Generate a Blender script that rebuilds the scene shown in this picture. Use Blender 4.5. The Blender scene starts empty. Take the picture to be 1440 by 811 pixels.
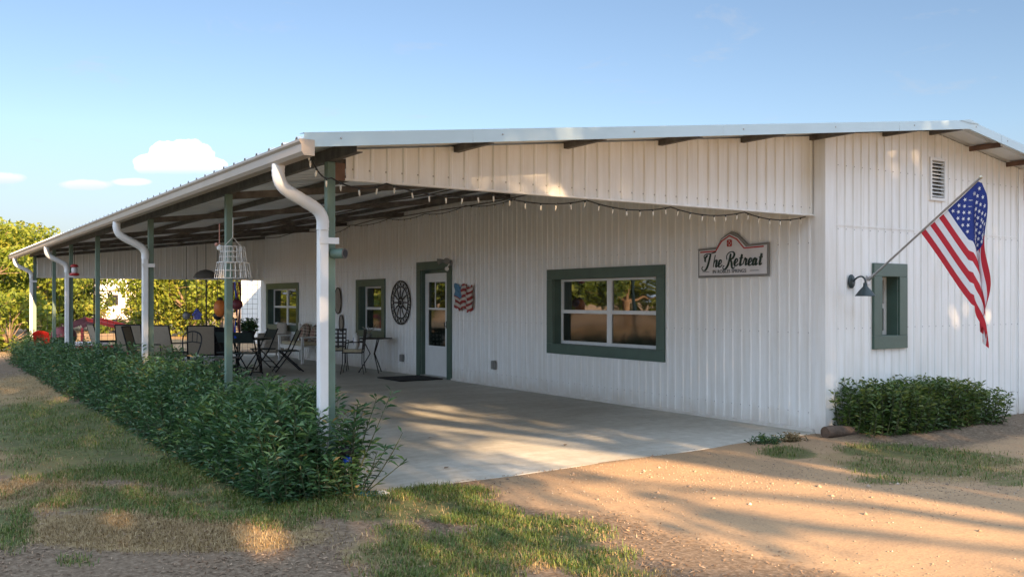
import bpy, bmesh, math, random
import numpy as np
from mathutils import Vector, Matrix
R = math.radians
rng = np.random.default_rng(7)
random.seed(7)
S = bpy.context.scene
COL = S.collection

# ------------------------------------------------------------------ camera, sky, sun, exposure
CAMX, CAMY, CAMZ = -8.904, -6.939, 1.53
FX, FY = 0.5518, 0.8340                      # viewing direction on the ground
cd = bpy.data.cameras.new('camera'); cam = bpy.data.objects.new('camera', cd); COL.objects.link(cam)
cam.location = (CAMX, CAMY, CAMZ); cam.rotation_euler = (R(90), 0, -math.atan2(FX, FY))
cd.sensor_width = 36; cd.lens = 1309/1440*36; cd.shift_y = 16.5/1440; cd.clip_end = 3000; cd.clip_start = 0.05
S.camera = cam

SUN_EL = 18.0
SUN_DX, SUN_DY = -0.138, -0.990              # ground direction towards the sun
SKY_STRENGTH, SUN_STRENGTH, EXPOSURE = 0.05, 5.0, 2.12
w = bpy.data.worlds.new('World'); S.world = w; w.use_nodes = True
N = w.node_tree.nodes; LK = w.node_tree.links
for n in list(N): N.remove(n)
def wn(t, **k):
    n = N.new(t)
    for a, b in k.items(): setattr(n, a, b)
    return n
sky = wn('ShaderNodeTexSky', sky_type='NISHITA', sun_disc=False)
sky.sun_elevation = R(SUN_EL); sky.sun_rotation = math.atan2(SUN_DX, SUN_DY)
sky.air_density = 1.0; sky.dust_density = 0.6; sky.ozone_density = 1.6; sky.altitude = 200
tc = wn('ShaderNodeTexCoord')
def vm(op, a, b=None):
    n = wn('ShaderNodeVectorMath', operation=op)
    for i, v in enumerate((a, b)):
        if v is None: continue
        if hasattr(v, 'is_linked'): LK.new(v, n.inputs[i])
        else: n.inputs[i].default_value = v
    return n
def mt(op, a, b=None, c=None, clamp=False):
    n = wn('ShaderNodeMath', operation=op); n.use_clamp = clamp
    for i, v in enumerate((a, b, c)):
        if v is None: continue
        if hasattr(v, 'is_linked'): LK.new(v, n.inputs[i])
        else: n.inputs[i].default_value = v
    return n.outputs[0]
def dirpx(px, py):                            # compass direction of a cloud
    a, b = (px-720)/1309, (422-py)/1309
    v = Vector((FX + a*FY, FY - a*FX, b)); return v.normalized()
dirv = vm('NORMALIZE', tc.outputs['Generated']).outputs[0]
nz = wn('ShaderNodeTexNoise'); nz.inputs['Scale'].default_value = 85; nz.inputs['Detail'].default_value = 6; nz.inputs['Roughness'].default_value = 0.6
LK.new(dirv, nz.inputs['Vector'])
nzc = mt('SUBTRACT', nz.outputs['Fac'], 0.5)
def cloud(px, py, lobes, base_py, soft=0.25, amp=0.9):
    c = dirpx(px, py); right = Vector((FY, -FX, 0)); up = right.cross(c).normalized() if right.cross(c).z > 0 else -right.cross(c).normalized()
    d = vm('SUBTRACT', dirv, tuple(c)).outputs[0]
    p = vm('DOT_PRODUCT', d, tuple(right)).outputs['Value']; q = vm('DOT_PRODUCT', d, tuple(up)).outputs['Value']
    front = mt('GREATER_THAN', vm('DOT_PRODUCT', dirv, tuple(c)).outputs['Value'], 0.8)
    tot = None
    for lx, ly, rx, ry in lobes:
        k = 1/1390.0
        e = mt('ADD', mt('POWER', mt('ABSOLUTE', mt('MULTIPLY', mt('SUBTRACT', p, lx*k), 1/(rx*k))), 2), mt('POWER', mt('ABSOLUTE', mt('MULTIPLY', mt('SUBTRACT', q, ly*k), 1/(ry*k))), 2))
        f = mt('SUBTRACT', 1.0, e)
        tot = f if tot is None else mt('MAXIMUM', tot, f)
    body = mt('ADD', tot, mt('MULTIPLY', nzc, amp))
    a = mt('MULTIPLY', mt('MULTIPLY', body, 1/soft, clamp=True), front)
    lowy = (py-base_py)/1390.0
    fl = mt('MULTIPLY', mt('SUBTRACT', q, lowy-0.004), 1/0.010, clamp=True)
    a = mt('MULTIPLY', a, fl)
    lit = mt('MULTIPLY', mt('SUBTRACT', q, lowy-0.004), 1/0.026, clamp=True)
    return a, lit
a1, l1 = cloud(253, 222, [(-38, -8, 20, 15), (-14, 4, 26, 20), (10, 2, 34, 24), (34, -12, 28, 14), (0, -12, 54, 12)], 240, 0.20, 1.15)
a2, l2 = cloud(122, 260, [(0, 0, 32, 8), (52, 4, 26, 6)], 267, 0.5, 1.0)
a3, l3 = cloud(-6, 251, [(0, 0, 34, 9)], 258, 0.5, 1.0)
cir = wn('ShaderNodeTexNoise'); cir.inputs['Scale'].default_value = 9; cir.inputs['Detail'].default_value = 8; cir.inputs['Roughness'].default_value = 0.62; cir.inputs['Distortion'].default_value = 0.4
mp = wn('ShaderNodeMapping'); mp.inputs['Scale'].default_value = (1.0, 1.0, 3.2); mp.inputs['Location'].default_value = (3.1, 0.4, 0.2)
LK.new(dirv, mp.inputs['Vector']); LK.new(mp.outputs[0], cir.inputs['Vector'])
wisp = mt('MULTIPLY', mt('MULTIPLY', mt('SUBTRACT', cir.outputs['Fac'], 0.60), 4.0, clamp=True), 0.5)
def mixc(f, a, b):
    n = wn('ShaderNodeMix', data_type='RGBA')
    LK.new(f, n.inputs[0])
    for i, v in ((6, a), (7, b)):
        if hasattr(v, 'is_linked'): LK.new(v, n.inputs[i])
        else: n.inputs[i].default_value = (*v, 1)
    return n.outputs[2]
CW = 3.6
skyc = vm('MULTIPLY', sky.outputs[0], (0.79, 0.775, 0.80)).outputs[0]
# added fill light: bright unseen veil behind and beside the camera, none ahead
tback = vm('DOT_PRODUCT', dirv, (-FX, -FY, 0.1)).outputs['Value']
vf = mt('MULTIPLY', mt('ADD', tback, 0.74), 1/0.75, clamp=True)
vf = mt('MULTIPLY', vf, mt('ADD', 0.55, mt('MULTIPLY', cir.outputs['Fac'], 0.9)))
FILL_VEIL = (6.2, 7.55, 9.6)
sep = wn('ShaderNodeSeparateXYZ'); LK.new(dirv, sep.inputs[0])
lowhaze = mt('SUBTRACT', 1.0, mt('MULTIPLY', mt('ABSOLUTE', sep.outputs['Z']), 1/0.17), clamp=True)
skyc = mixc(mt('MULTIPLY', lowhaze, 0.9), skyc, (1.95, 2.0, 2.6))
skyc = mixc(vf, skyc, FILL_VEIL)
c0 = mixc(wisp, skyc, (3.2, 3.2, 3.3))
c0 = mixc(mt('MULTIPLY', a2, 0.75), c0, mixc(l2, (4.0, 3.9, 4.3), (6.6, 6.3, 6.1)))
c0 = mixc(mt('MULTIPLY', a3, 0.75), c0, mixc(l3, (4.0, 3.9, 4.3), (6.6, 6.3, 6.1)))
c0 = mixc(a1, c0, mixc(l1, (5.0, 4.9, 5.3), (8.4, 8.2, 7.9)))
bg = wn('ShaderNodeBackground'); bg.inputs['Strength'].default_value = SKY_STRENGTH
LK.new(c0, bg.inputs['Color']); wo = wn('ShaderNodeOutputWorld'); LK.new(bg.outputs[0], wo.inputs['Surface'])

sl = bpy.data.lights.new('sun', 'SUN'); sl.energy = SUN_STRENGTH; sl.angle = R(0.55); sl.color = (1.0, 0.66, 0.36)
so = bpy.data.objects.new('sun', sl); COL.objects.link(so)
sd = Vector((SUN_DX*math.cos(R(SUN_EL)), SUN_DY*math.cos(R(SUN_EL)), math.sin(R(SUN_EL))))
so.rotation_euler = sd.to_track_quat('Z', 'Y').to_euler(); so.location = (-10, -30, 20)
S.view_settings.view_transform = 'Standard'; S.view_settings.look = 'None'
S.view_settings.exposure = EXPOSURE; S.view_settings.gamma = 1.0; S.view_settings.use_curve_mapping = False
S.render.engine = 'CYCLES'; S.cycles.use_denoising = True; S.cycles.max_bounces = 7; S.cycles.diffuse_bounces = 5
S.cycles.transparent_max_bounces = 8; S.cycles.sample_clamp_indirect = 6

# ------------------------------------------------------------------ helpers
def at(px, py, z=0.0):                        # pixel of the photo -> point of the level plane z
    Z = 1309*(CAMZ-z)/(py-422.0); a = (px-720)/1309*Z
    return Vector((CAMX + a*FY + Z*FX, CAMY - a*FX + Z*FY, z))
def atd(px, py, Z):                           # pixel + depth -> point
    a = (px-720)/1309*Z
    return Vector((CAMX + a*FY + Z*FX, CAMY - a*FX + Z*FY, CAMZ + (422-py)/1309*Z))
def project(P):
    d = P - np.array([CAMX, CAMY, CAMZ]); Z = d[:, 0]*FX + d[:, 1]*FY; a = d[:, 0]*FY - d[:, 1]*FX
    Zs = np.where(Z > 0.3, Z, 0.3)
    return 720 + 1309*a/Zs, 422 - 1309*d[:, 2]/Zs, Z

def tag(o, label=None, cat=None, group=None, kind=None):
    if label: o['label'] = label
    if cat: o['category'] = cat
    if group: o['group'] = group
    if kind: o['kind'] = kind
    return o
def thing(name, label, cat, loc=(0, 0, 0), rz=0, group=None):
    o = bpy.data.objects.new(name, None); COL.objects.link(o); o.empty_display_size = 0.2
    o.location = loc; o.rotation_euler = (0, 0, rz)
    return tag(o, label, cat, group)
def dup(root, loc, rz, label, scale=None):
    r = root.copy(); COL.objects.link(r); r.location = loc; r.rotation_euler = (0, 0, rz); r['label'] = label
    if scale: r.scale = scale
    for ch in list(root.children):
        c = ch.copy(); COL.objects.link(c); c.parent = r
        for g in list(ch.children):
            d = g.copy(); COL.objects.link(d); d.parent = c
    return r

class MB:
    def __init__(s): s.v = []; s.f = []; s.m = []; s.sm = []
    def add(s, vs, fs, mi=0, smooth=False):
        b = len(s.v); s.v.extend([tuple(v) for v in vs]); s.f.extend([tuple(b+i for i in f) for f in fs])
        s.m.extend([mi]*len(fs)); s.sm.extend([smooth]*len(fs)); return s
    def box(s, lo, hi, mi=0, M=None):
        x0, y0, z0 = lo; x1, y1, z1 = hi
        x0, x1 = min(x0, x1), max(x0, x1); y0, y1 = min(y0, y1), max(y0, y1); z0, z1 = min(z0, z1), max(z0, z1)
        vs = [Vector(p) for p in ((x0,y0,z0),(x1,y0,z0),(x1,y1,z0),(x0,y1,z0),(x0,y0,z1),(x1,y0,z1),(x1,y1,z1),(x0,y1,z1))]
        if M is not None: vs = [M @ v for v in vs]
        return s.add(vs, [(3,2,1,0),(4,5,6,7),(0,1,5,4),(1,2,6,5),(2,3,7,6),(3,0,4,7)], mi)
    def prism(s, poly, d0, d1, mapf, mi=0):   # poly of (a,b); extruded d0..d1; mapf(a,d,b)->xyz
        n = len(poly)
        vs = [mapf(a, d0, b) for a, b in poly] + [mapf(a, d1, b) for a, b in poly]
        fs = [tuple(range(n)), tuple(reversed(range(n, 2*n)))] + [(i, i+n, (i+1) % n + n, (i+1) % n) for i in range(n)]
        return s.add(vs, fs, mi)
    def tube(s, pts, r, n=8, mi=0, closed=False, cap=True):
        pts = [Vector(p) for p in pts]; k = len(pts); rs = r if isinstance(r, (list, tuple)) else [r]*k
        vs = []; prev = None
        for i, p in enumerate(pts):
            if closed: t = pts[(i+1) % k] - pts[i-1]
            else: t = pts[min(i+1, k-1)] - pts[max(i-1, 0)]
            if t.length < 1e-9: t = Vector((0, 0, 1))
            t.normalize()
            if prev is None:
                u = t.cross(Vector((0, 0, 1)))
                if u.length < 1e-3: u = t.cross(Vector((1, 0, 0)))
            else: u = prev - t*prev.dot(t)
            u.normalize(); prev = u.copy(); v = t.cross(u)
            for j in range(n):
                a = 2*math.pi*(j+0.5)/n; vs.append(p + (u*math.cos(a) + v*math.sin(a))*rs[i])
        fs = []
        for i in range(k if closed else k-1):
            i2 = (i+1) % k
            for j in range(n): fs.append((i*n+j, i*n+(j+1) % n, i2*n+(j+1) % n, i2*n+j))
        s.add(vs, fs, mi, n > 4)
        if cap and not closed: s.add(vs[:n], [tuple(reversed(range(n)))], mi); s.add(vs[-n:], [tuple(range(n))], mi)
        return s
    def lathe(s, prof, c=(0, 0, 0), n=20, mi=0, M=None):
        vs = []
        for r_, z in prof:
            for j in range(n):
                a = 2*math.pi*j/n; v = Vector((r_*math.cos(a), r_*math.sin(a), z))
                if M is not None: v = M @ v
                vs.append(v + Vector(c))
        fs = [(i*n+j, i*n+(j+1) % n, (i+1)*n+(j+1) % n, (i+1)*n+j) for i in range(len(prof)-1) for j in range(n)]
        s.add(vs, fs, mi, True)
        if prof[0][0] > 1e-4: s.add(vs[:n], [tuple(reversed(range(n)))], mi)
        if prof[-1][0] > 1e-4: s.add(vs[-n:], [tuple(range(n))], mi)
        return s
    def ball(s, c, r, n=12, mi=0, sc=(1, 1, 1)):
        pr = [(max(1e-5, r*math.sin(math.pi*i/8)), -r*math.cos(math.pi*i/8)) for i in range(9)]
        M = Matrix.Diagonal((sc[0], sc[1], sc[2])).to_4x4()
        return s.lathe(pr, c, n, mi, M)
    def build(s, name, mat, parent=None, bevel=0, label=None):
        me = bpy.data.meshes.new(name); me.from_pydata(s.v, [], s.f)
        for m in (mat if isinstance(mat, (list, tuple)) else [mat]): me.materials.append(m)
        me.polygons.foreach_set('material_index', s.m); me.polygons.foreach_set('use_smooth', s.sm)
        me.update()
        o = bpy.data.objects.new(name, me); COL.objects.link(o)
        if parent is not None: o.parent = parent
        if bevel:
            b = o.modifiers.new('edge', 'BEVEL'); b.width = bevel; b.segments = 2; b.limit_method = 'ANGLE'; b.angle_limit = R(50)
        if label: o['label'] = label
        return o
def npmesh(name, verts, quads, mat, parent=None, tint=None, smooth=False):
    me = bpy.data.meshes.new(name); nv, nf = len(verts), len(quads); k = quads.shape[1]
    me.vertices.add(nv); me.vertices.foreach_set('co', verts.astype(np.float32).ravel())
    me.loops.add(nf*k); me.loops.foreach_set('vertex_index', quads.astype(np.int32).ravel())
    me.polygons.add(nf); me.polygons.foreach_set('loop_start', np.arange(nf, dtype=np.int32)*k)
    if smooth: me.polygons.foreach_set('use_smooth', np.ones(nf, dtype=bool))
    me.update(calc_edges=True)
    if tint is not None:
        if tint.ndim == 1: at_ = me.attributes.new('tint', 'FLOAT', 'POINT'); at_.data.foreach_set('value', tint.astype(np.float32))
        else: at_ = me.attributes.new('cover', 'FLOAT_COLOR', 'POINT'); at_.data.foreach_set('color', tint.astype(np.float32).ravel())
    me.materials.append(mat)
    o = bpy.data.objects.new(name, me); COL.objects.link(o)
    if parent is not None: o.parent = parent
    return o
def unit(a): return a/np.maximum(np.linalg.norm(a, axis=1, keepdims=True), 1e-9)
def leafmesh(C, D, L, W, tint, droop=0.0, nrm=None):
    """rhombic leaves folded along the midrib: C centre, D direction, L length, W width"""
    n = len(C); D = unit(D)
    if nrm is None: nrm = rng.normal(size=(n, 3)) + np.array([0, 0, 0.8])
    side = unit(np.cross(D, nrm)); up = unit(np.cross(side, D))
    L = np.broadcast_to(L, (n,))[:, None]; W = np.broadcast_to(W, (n,))[:, None]
    b = C - D*L*0.5; t = C + D*L*0.5 - np.array([0, 0, 1])*L*droop
    m = C - D*L*0.08 - up*W*0.18
    l = C - D*L*0.05 + side*W*0.5 + up*W*0.1; r = C - D*L*0.05 - side*W*0.5 + up*W*0.1
    V = np.stack([b, l, t, r], 1).reshape(-1, 3)
    i = np.arange(n)*4
    T = np.stack([np.stack([i, i+1, i+2], 1), np.stack([i, i+2, i+3], 1)], 1).reshape(-1, 3)
    return V, T, np.repeat(tint, 4)

# ------------------------------------------------------------------ materials
def newmat(name):
    m = bpy.data.materials.new(name); m.use_nodes = True
    nt = m.node_tree; b = nt.nodes['Principled BSDF']; return m, nt, b
def paint(name, col, rough=0.5, metal=0.0, var=0.12, scale=3.0, bump=0.0, bscale=60, spec=0.5, stretch=(1, 1, 1)):
    m, nt, b = newmat(name); L = nt.links
    b.inputs['Roughness'].default_value = rough; b.inputs['Metallic'].default_value = metal; b.inputs['Specular IOR Level'].default_value = spec
    t = nt.nodes.new('ShaderNodeTexCoord'); mp = nt.nodes.new('ShaderNodeMapping'); mp.inputs['Scale'].default_value = stretch
    L.new(t.outputs['Object'], mp.inputs['Vector'])
    n = nt.nodes.new('ShaderNodeTexNoise'); n.inputs['Scale'].default_value = scale; n.inputs['Detail'].default_value = 6; n.inputs['Roughness'].default_value = 0.6
    L.new(mp.outputs[0], n.inputs['Vector'])
    cr = nt.nodes.new('ShaderNodeValToRGB'); e = cr.color_ramp.elements
    e[0].position = 0.3; e[1].position = 0.72
    e[0].color = (*[c*(1-var) for c in col], 1); e[1].color = (*[min(1, c*(1+var*0.6)) for c in col], 1)
    L.new(n.outputs['Fac'], cr.inputs['Fac']); L.new(cr.outputs['Color'], b.inputs['Base Color'])
    if bump:
        n2 = nt.nodes.new('ShaderNodeTexNoise'); n2.inputs['Scale'].default_value = bscale; n2.inputs['Detail'].default_value = 4
        L.new(t.outputs['Object'], n2.inputs['Vector'])
        bp = nt.nodes.new('ShaderNodeBump'); bp.inputs['Strength'].default_value = bump; bp.inputs['Distance'].default_value = 0.02
        L.new(n2.outputs['Fac'], bp.inputs['Height']); L.new(bp.outputs[0], b.inputs['Normal'])
    return m
def leafmat(name, stops, transl=0.3, rough=0.45):
    m, nt, b = newmat(name); L = nt.links
    a = nt.nodes.new('ShaderNodeAttribute'); a.attribute_name = 'tint'
    cr = nt.nodes.new('ShaderNodeValToRGB'); els = cr.color_ramp.elements
    els[0].position = stops[0][0]; els[0].color = (*stops[0][1], 1); els[1].position = stops[-1][0]; els[1].color = (*stops[-1][1], 1)
    for p, c in stops[1:-1]: q = els.new(p); q.color = (*c, 1)
    L.new(a.outputs['Fac'], cr.inputs['Fac']); L.new(cr.outputs['Color'], b.inputs['Base Color']); b.inputs['Roughness'].default_value = rough
    tr = nt.nodes.new('ShaderNodeBsdfTranslucent'); L.new(cr.outputs['Color'], tr.inputs['Color'])
    mx = nt.nodes.new('ShaderNodeMixShader'); mx.inputs[0].default_value = transl
    L.new(b.outputs[0], mx.inputs[1]); L.new(tr.outputs[0], mx.inputs[2]); L.new(mx.outputs[0], nt.nodes['Material Output'].inputs['Surface'])
    return m
def wallmat(name, col):
    """white enamelled steel: faint vertical streaks of dirt, screw-line dents, splash at the foot"""
    m, nt, b = newmat(name); L = nt.links; nd = nt.nodes
    b.inputs['Roughness'].default_value = 0.36; b.inputs['Specular IOR Level'].default_value = 0.5
    t = nd.new('ShaderNodeTexCoord')
    mp = nd.new('ShaderNodeMapping'); mp.inputs['Scale'].default_value = (5, 5, 0.35); L.new(t.outputs['Object'], mp.inputs['Vector'])
    n = nd.new('ShaderNodeTexNoise'); n.inputs['Scale'].default_value = 2.2; n.inputs['Detail'].default_value = 7; n.inputs['Roughness'].default_value = 0.65; L.new(mp.outputs[0], n.inputs['Vector'])
    cr = nd.new('ShaderNodeValToRGB'); e = cr.color_ramp.elements; e[0].position = 0.28; e[1].position = 0.62
    e[0].color = (col[0]*0.86, col[1]*0.84, col[2]*0.80, 1); e[1].color = (*col, 1); L.new(n.outputs['Fac'], cr.inputs['Fac'])
    sx = nd.new('ShaderNodeSeparateXYZ'); L.new(t.outputs['Object'], sx.inputs[0])
    n3 = nd.new('ShaderNodeTexNoise'); n3.inputs['Scale'].default_value = 4; n3.inputs['Detail'].default_value = 5; L.new(t.outputs['Object'], n3.inputs['Vector'])
    ad = nd.new('ShaderNodeMath'); ad.operation = 'MULTIPLY_ADD'; L.new(n3.outputs['Fac'], ad.inputs[0]); ad.inputs[1].default_value = 0.35; L.new(sx.outputs['Z'], ad.inputs[2])
    mr = nd.new('ShaderNodeMapRange'); mr.inputs['From Min'].default_value = 0.12; mr.inputs['From Max'].default_value = 0.42; mr.inputs['To Min'].default_value = 0.55; mr.inputs['To Max'].default_value = 0.0; L.new(ad.outputs[0], mr.inputs['Value'])
    mx = nd.new('ShaderNodeMix'); mx.data_type = 'RGBA'; L.new(mr.outputs[0], mx.inputs[0]); L.new(cr.outputs['Color'], mx.inputs[6]); mx.inputs[7].default_value = (0.50, 0.42, 0.33, 1)
    L.new(mx.outputs[2], b.inputs['Base Color'])
    n2 = nd.new('ShaderNodeTexNoise'); n2.inputs['Scale'].default_value = 2.6; n2.inputs['Detail'].default_value = 3; L.new(t.outputs['Object'], n2.inputs['Vector'])
    bp = nd.new('ShaderNodeBump'); bp.inputs['Strength'].default_value = 0.35; bp.inputs['Distance'].default_value = 0.03
    L.new(n2.outputs['Fac'], bp.inputs['Height']); L.new(bp.outputs[0], b.inputs['Normal'])
    return m
def glassmat(name, base, ior, rough=0.02):
    m, nt, b = newmat(name); b.inputs['Base Color'].default_value = (*base, 1); b.inputs['Roughness'].default_value = rough; b.inputs['IOR'].default_value = ior
    t = nt.nodes.new('ShaderNodeTexCoord'); n2 = nt.nodes.new('ShaderNodeTexNoise'); n2.inputs['Scale'].default_value = 1.2
    nt.links.new(t.outputs['Object'], n2.inputs['Vector']); bp = nt.nodes.new('ShaderNodeBump'); bp.inputs['Strength'].default_value = 0.06; bp.inputs['Distance'].default_value = 0.05
    nt.links.new(n2.outputs['Fac'], bp.inputs['Height']); nt.links.new(bp.outputs[0], b.inputs['Normal'])
    return m
M = {}
M['white_wall'] = wallmat('white_wall_steel', (0.87, 0.88, 0.875))
M['roof'] = paint('galvanised_roof', (0.72, 0.75, 0.76), 0.42, 0.15, 0.12, 1.5)
M['rake'] = paint('pale_steel_trim', (0.50, 0.63, 0.68), 0.4, 0.15, 0.06, 2)
M['gutter'] = paint('tan_gutter', (0.42, 0.36, 0.30), 0.45, 0.0, 0.1, 2)
M['downspout'] = paint('white_downspout', (0.74, 0.76, 0.77), 0.35, 0.0, 0.08, 4)
M['post'] = paint('sage_green_post', (0.13, 0.21, 0.175), 0.45, 0.0, 0.15, 6, 0.05)
M['trim'] = paint('dark_green_trim', (0.072, 0.122, 0.095), 0.38, 0.0, 0.15, 4, 0.08, 12)
M['rust'] = paint('rusty_steel', (0.13, 0.118, 0.105), 0.7, 0.1, 0.5, 8, 0.1)
M['rust_end'] = paint('brown_primer_steel', (0.16, 0.09, 0.06), 0.7, 0.0, 0.3, 8)
M['vinyl'] = paint('white_vinyl', (0.78, 0.79, 0.78), 0.35, 0.0, 0.05, 5)
M['glass'] = glassmat('window_glass', (0.02, 0.028, 0.024), 3.0)
M['screen'] = glassmat('screened_glass', (0.012, 0.018, 0.014), 1.85, 0.06)
M['black'] = paint('black_metal', (0.018, 0.018, 0.02), 0.45, 0.3, 0.3, 10)
M['dkgreen'] = paint('dark_green_metal', (0.022, 0.035, 0.032), 0.45, 0.2, 0.3, 10)
M['lampmetal'] = paint('slate_lamp_enamel', (0.035, 0.055, 0.06), 0.4, 0.1, 0.2, 10)
M['galv'] = paint('brushed_steel', (0.45, 0.45, 0.45), 0.35, 0.8, 0.1, 10)
M['iron'] = paint('weathered_iron', (0.06, 0.055, 0.05), 0.6, 0.4, 0.4, 20)
M['tan_mesh'] = paint('beige_sling', (0.33, 0.27, 0.20), 0.8, 0, 0.1, 30)
M['red'] = paint('red_paint', (0.45, 0.03, 0.03), 0.45, 0, 0.2, 5)
M['bright_red'] = paint('bright_red_plastic', (0.75, 0.035, 0.02), 0.4, 0, 0.1, 4)
M['maroon'] = paint('maroon_paint', (0.16, 0.03, 0.04), 0.5, 0, 0.2, 5)
M['orange'] = paint('orange_gourd', (0.65, 0.18, 0.03), 0.5, 0, 0.25, 8)
M['blue'] = paint('cobalt_glass', (0.008, 0.06, 0.48), 0.2, 0, 0.15, 6)
M['teal'] = paint('teal_glaze', (0.03, 0.17, 0.19), 0.25, 0, 0.2, 6)
M['bulb'] = paint('frosted_bulb', (0.78, 0.75, 0.66), 0.15, 0, 0.05, 8)
M['white'] = paint('white_enamel', (0.78, 0.78, 0.76), 0.45, 0, 0.1, 8)
M['cream'] = paint('cream_cushion', (0.55, 0.48, 0.33), 0.9, 0, 0.2, 14)
M['grey'] = paint('grey_plastic', (0.22, 0.22, 0.21), 0.5, 0, 0.1, 8)
M['bark'] = paint('rough_bark', (0.17, 0.12, 0.085), 0.9, 0, 0.4, 9, 0.6, 30)
M['stem'] = paint('green_stem', (0.055, 0.07, 0.028), 0.7, 0, 0.3, 10)
M['log'] = paint('weathered_log', (0.13, 0.09, 0.065), 0.9, 0, 0.4, 12, 0.6, 30)
M['stone'] = paint('white_stone', (0.62, 0.60, 0.55), 0.9, 0, 0.2, 20, 0.4, 40)
M['gold'] = paint('gilt_finial', (0.6, 0.55, 0.42), 0.3, 0.6, 0.1, 8)
M['glow'] = paint('clear_feeder', (0.6, 0.6, 0.62), 0.1, 0, 0.05, 5)

def plaidmat():
    m, nt, b = newmat('plaid_cloth'); nd = nt.nodes; L = nt.links; b.inputs['Roughness'].default_value = 0.9
    t = nd.new('ShaderNodeTexCoord'); col = None
    wv = []
    for dr in ('X', 'Z'):
        wn_ = nd.new('ShaderNodeTexWave'); wn_.wave_type = 'BANDS'; wn_.bands_direction = dr; wn_.inputs['Scale'].default_value = 4.2; L.new(t.outputs['Object'], wn_.inputs['Vector']); wv.append(wn_)
    a = nd.new('ShaderNodeValToRGB'); a.color_ramp.interpolation = 'CONSTANT'; e = a.color_ramp.elements; e[0].color = (0.09, 0.06, 0.045, 1); e[1].position = 0.35; e[1].color = (0.42, 0.34, 0.25, 1); q = e.new(0.75); q.color = (0.28, 0.12, 0.09, 1)
    c = nd.new('ShaderNodeValToRGB'); c.color_ramp.interpolation = 'CONSTANT'; e = c.color_ramp.elements; e[0].color = (0.5, 0.42, 0.32, 1); e[1].position = 0.5; e[1].color = (0.14, 0.10, 0.08, 1)
    L.new(wv[0].outputs['Fac'], a.inputs[0]); L.new(wv[1].outputs['Fac'], c.inputs[0])
    mx = nd.new('ShaderNodeMix'); mx.data_type = 'RGBA'; mx.inputs[0].default_value = 0.45; L.new(a.outputs[0], mx.inputs[6]); L.new(c.outputs[0], mx.inputs[7]); L.new(mx.outputs[2], b.inputs['Base Color'])
    return m
M['plaid'] = plaidmat()

def concretemat():
    m, nt, b = newmat('patio_concrete'); nd = nt.nodes; L = nt.links; b.inputs['Roughness'].default_value = 0.75
    t = nd.new('ShaderNodeTexCoord')
    def noise(s, d=6, r=0.6, st=None):
        n = nd.new('ShaderNodeTexNoise'); n.inputs['Scale'].default_value = s; n.inputs['Detail'].default_value = d; n.inputs['Roughness'].default_value = r
        if st: mp = nd.new('ShaderNodeMapping'); mp.inputs['Scale'].default_value = st; L.new(t.outputs['Object'], mp.inputs['Vector']); L.new(mp.outputs[0], n.inputs['Vector'])
        else: L.new(t.outputs['Object'], n.inputs['Vector'])
        return n
    a = noise(0.55); c = noise(9, 8, 0.7); s = noise(1.6, 6, 0.7, (0.35, 1.6, 1))
    cr = nd.new('ShaderNodeValToRGB'); e = cr.color_ramp.elements; e[0].position = 0.32; e[0].color = (0.34, 0.315, 0.26, 1); e[1].position = 0.66; e[1].color = (0.57, 0.565, 0.525, 1)
    mx = nd.new('ShaderNodeMix'); mx.data_type = 'FLOAT'; mx.inputs[0].default_value = 0.45; L.new(a.outputs['Fac'], mx.inputs[2]); L.new(s.outputs['Fac'], mx.inputs[3]); L.new(mx.outputs[0], cr.inputs[0])
    c2 = nd.new('ShaderNodeValToRGB'); e = c2.color_ramp.elements; e[0].position = 0.3; e[0].color = (0.78, 0.77, 0.74, 1); e[1].position = 0.65; e[1].color = (1.06, 1.06, 1.05, 1); L.new(c.outputs['Fac'], c2.inputs[0])
    mm = nd.new('ShaderNodeMix'); mm.data_type = 'RGBA'; mm.blend_type = 'MULTIPLY'; mm.inputs[0].default_value = 1; L.new(cr.outputs[0], mm.inputs[6]); L.new(c2.outputs[0], mm.inputs[7]); L.new(mm.outputs[2], b.inputs['Base Color'])
    rr = nd.new('ShaderNodeMapRange'); rr.inputs['To Min'].default_value = 0.45; rr.inputs['To Max'].default_value = 0.85; L.new(a.outputs['Fac'], rr.inputs[0]); L.new(rr.outputs[0], b.inputs['Roughness'])
    f = noise(70, 4); bp = nd.new('ShaderNodeBump'); bp.inputs['Strength'].default_value = 0.2; bp.inputs['Distance'].default_value = 0.01; L.new(f.outputs['Fac'], bp.inputs['Height']); L.new(bp.outputs[0], b.inputs['Normal'])
    return m
M['concrete'] = concretemat()

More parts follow.
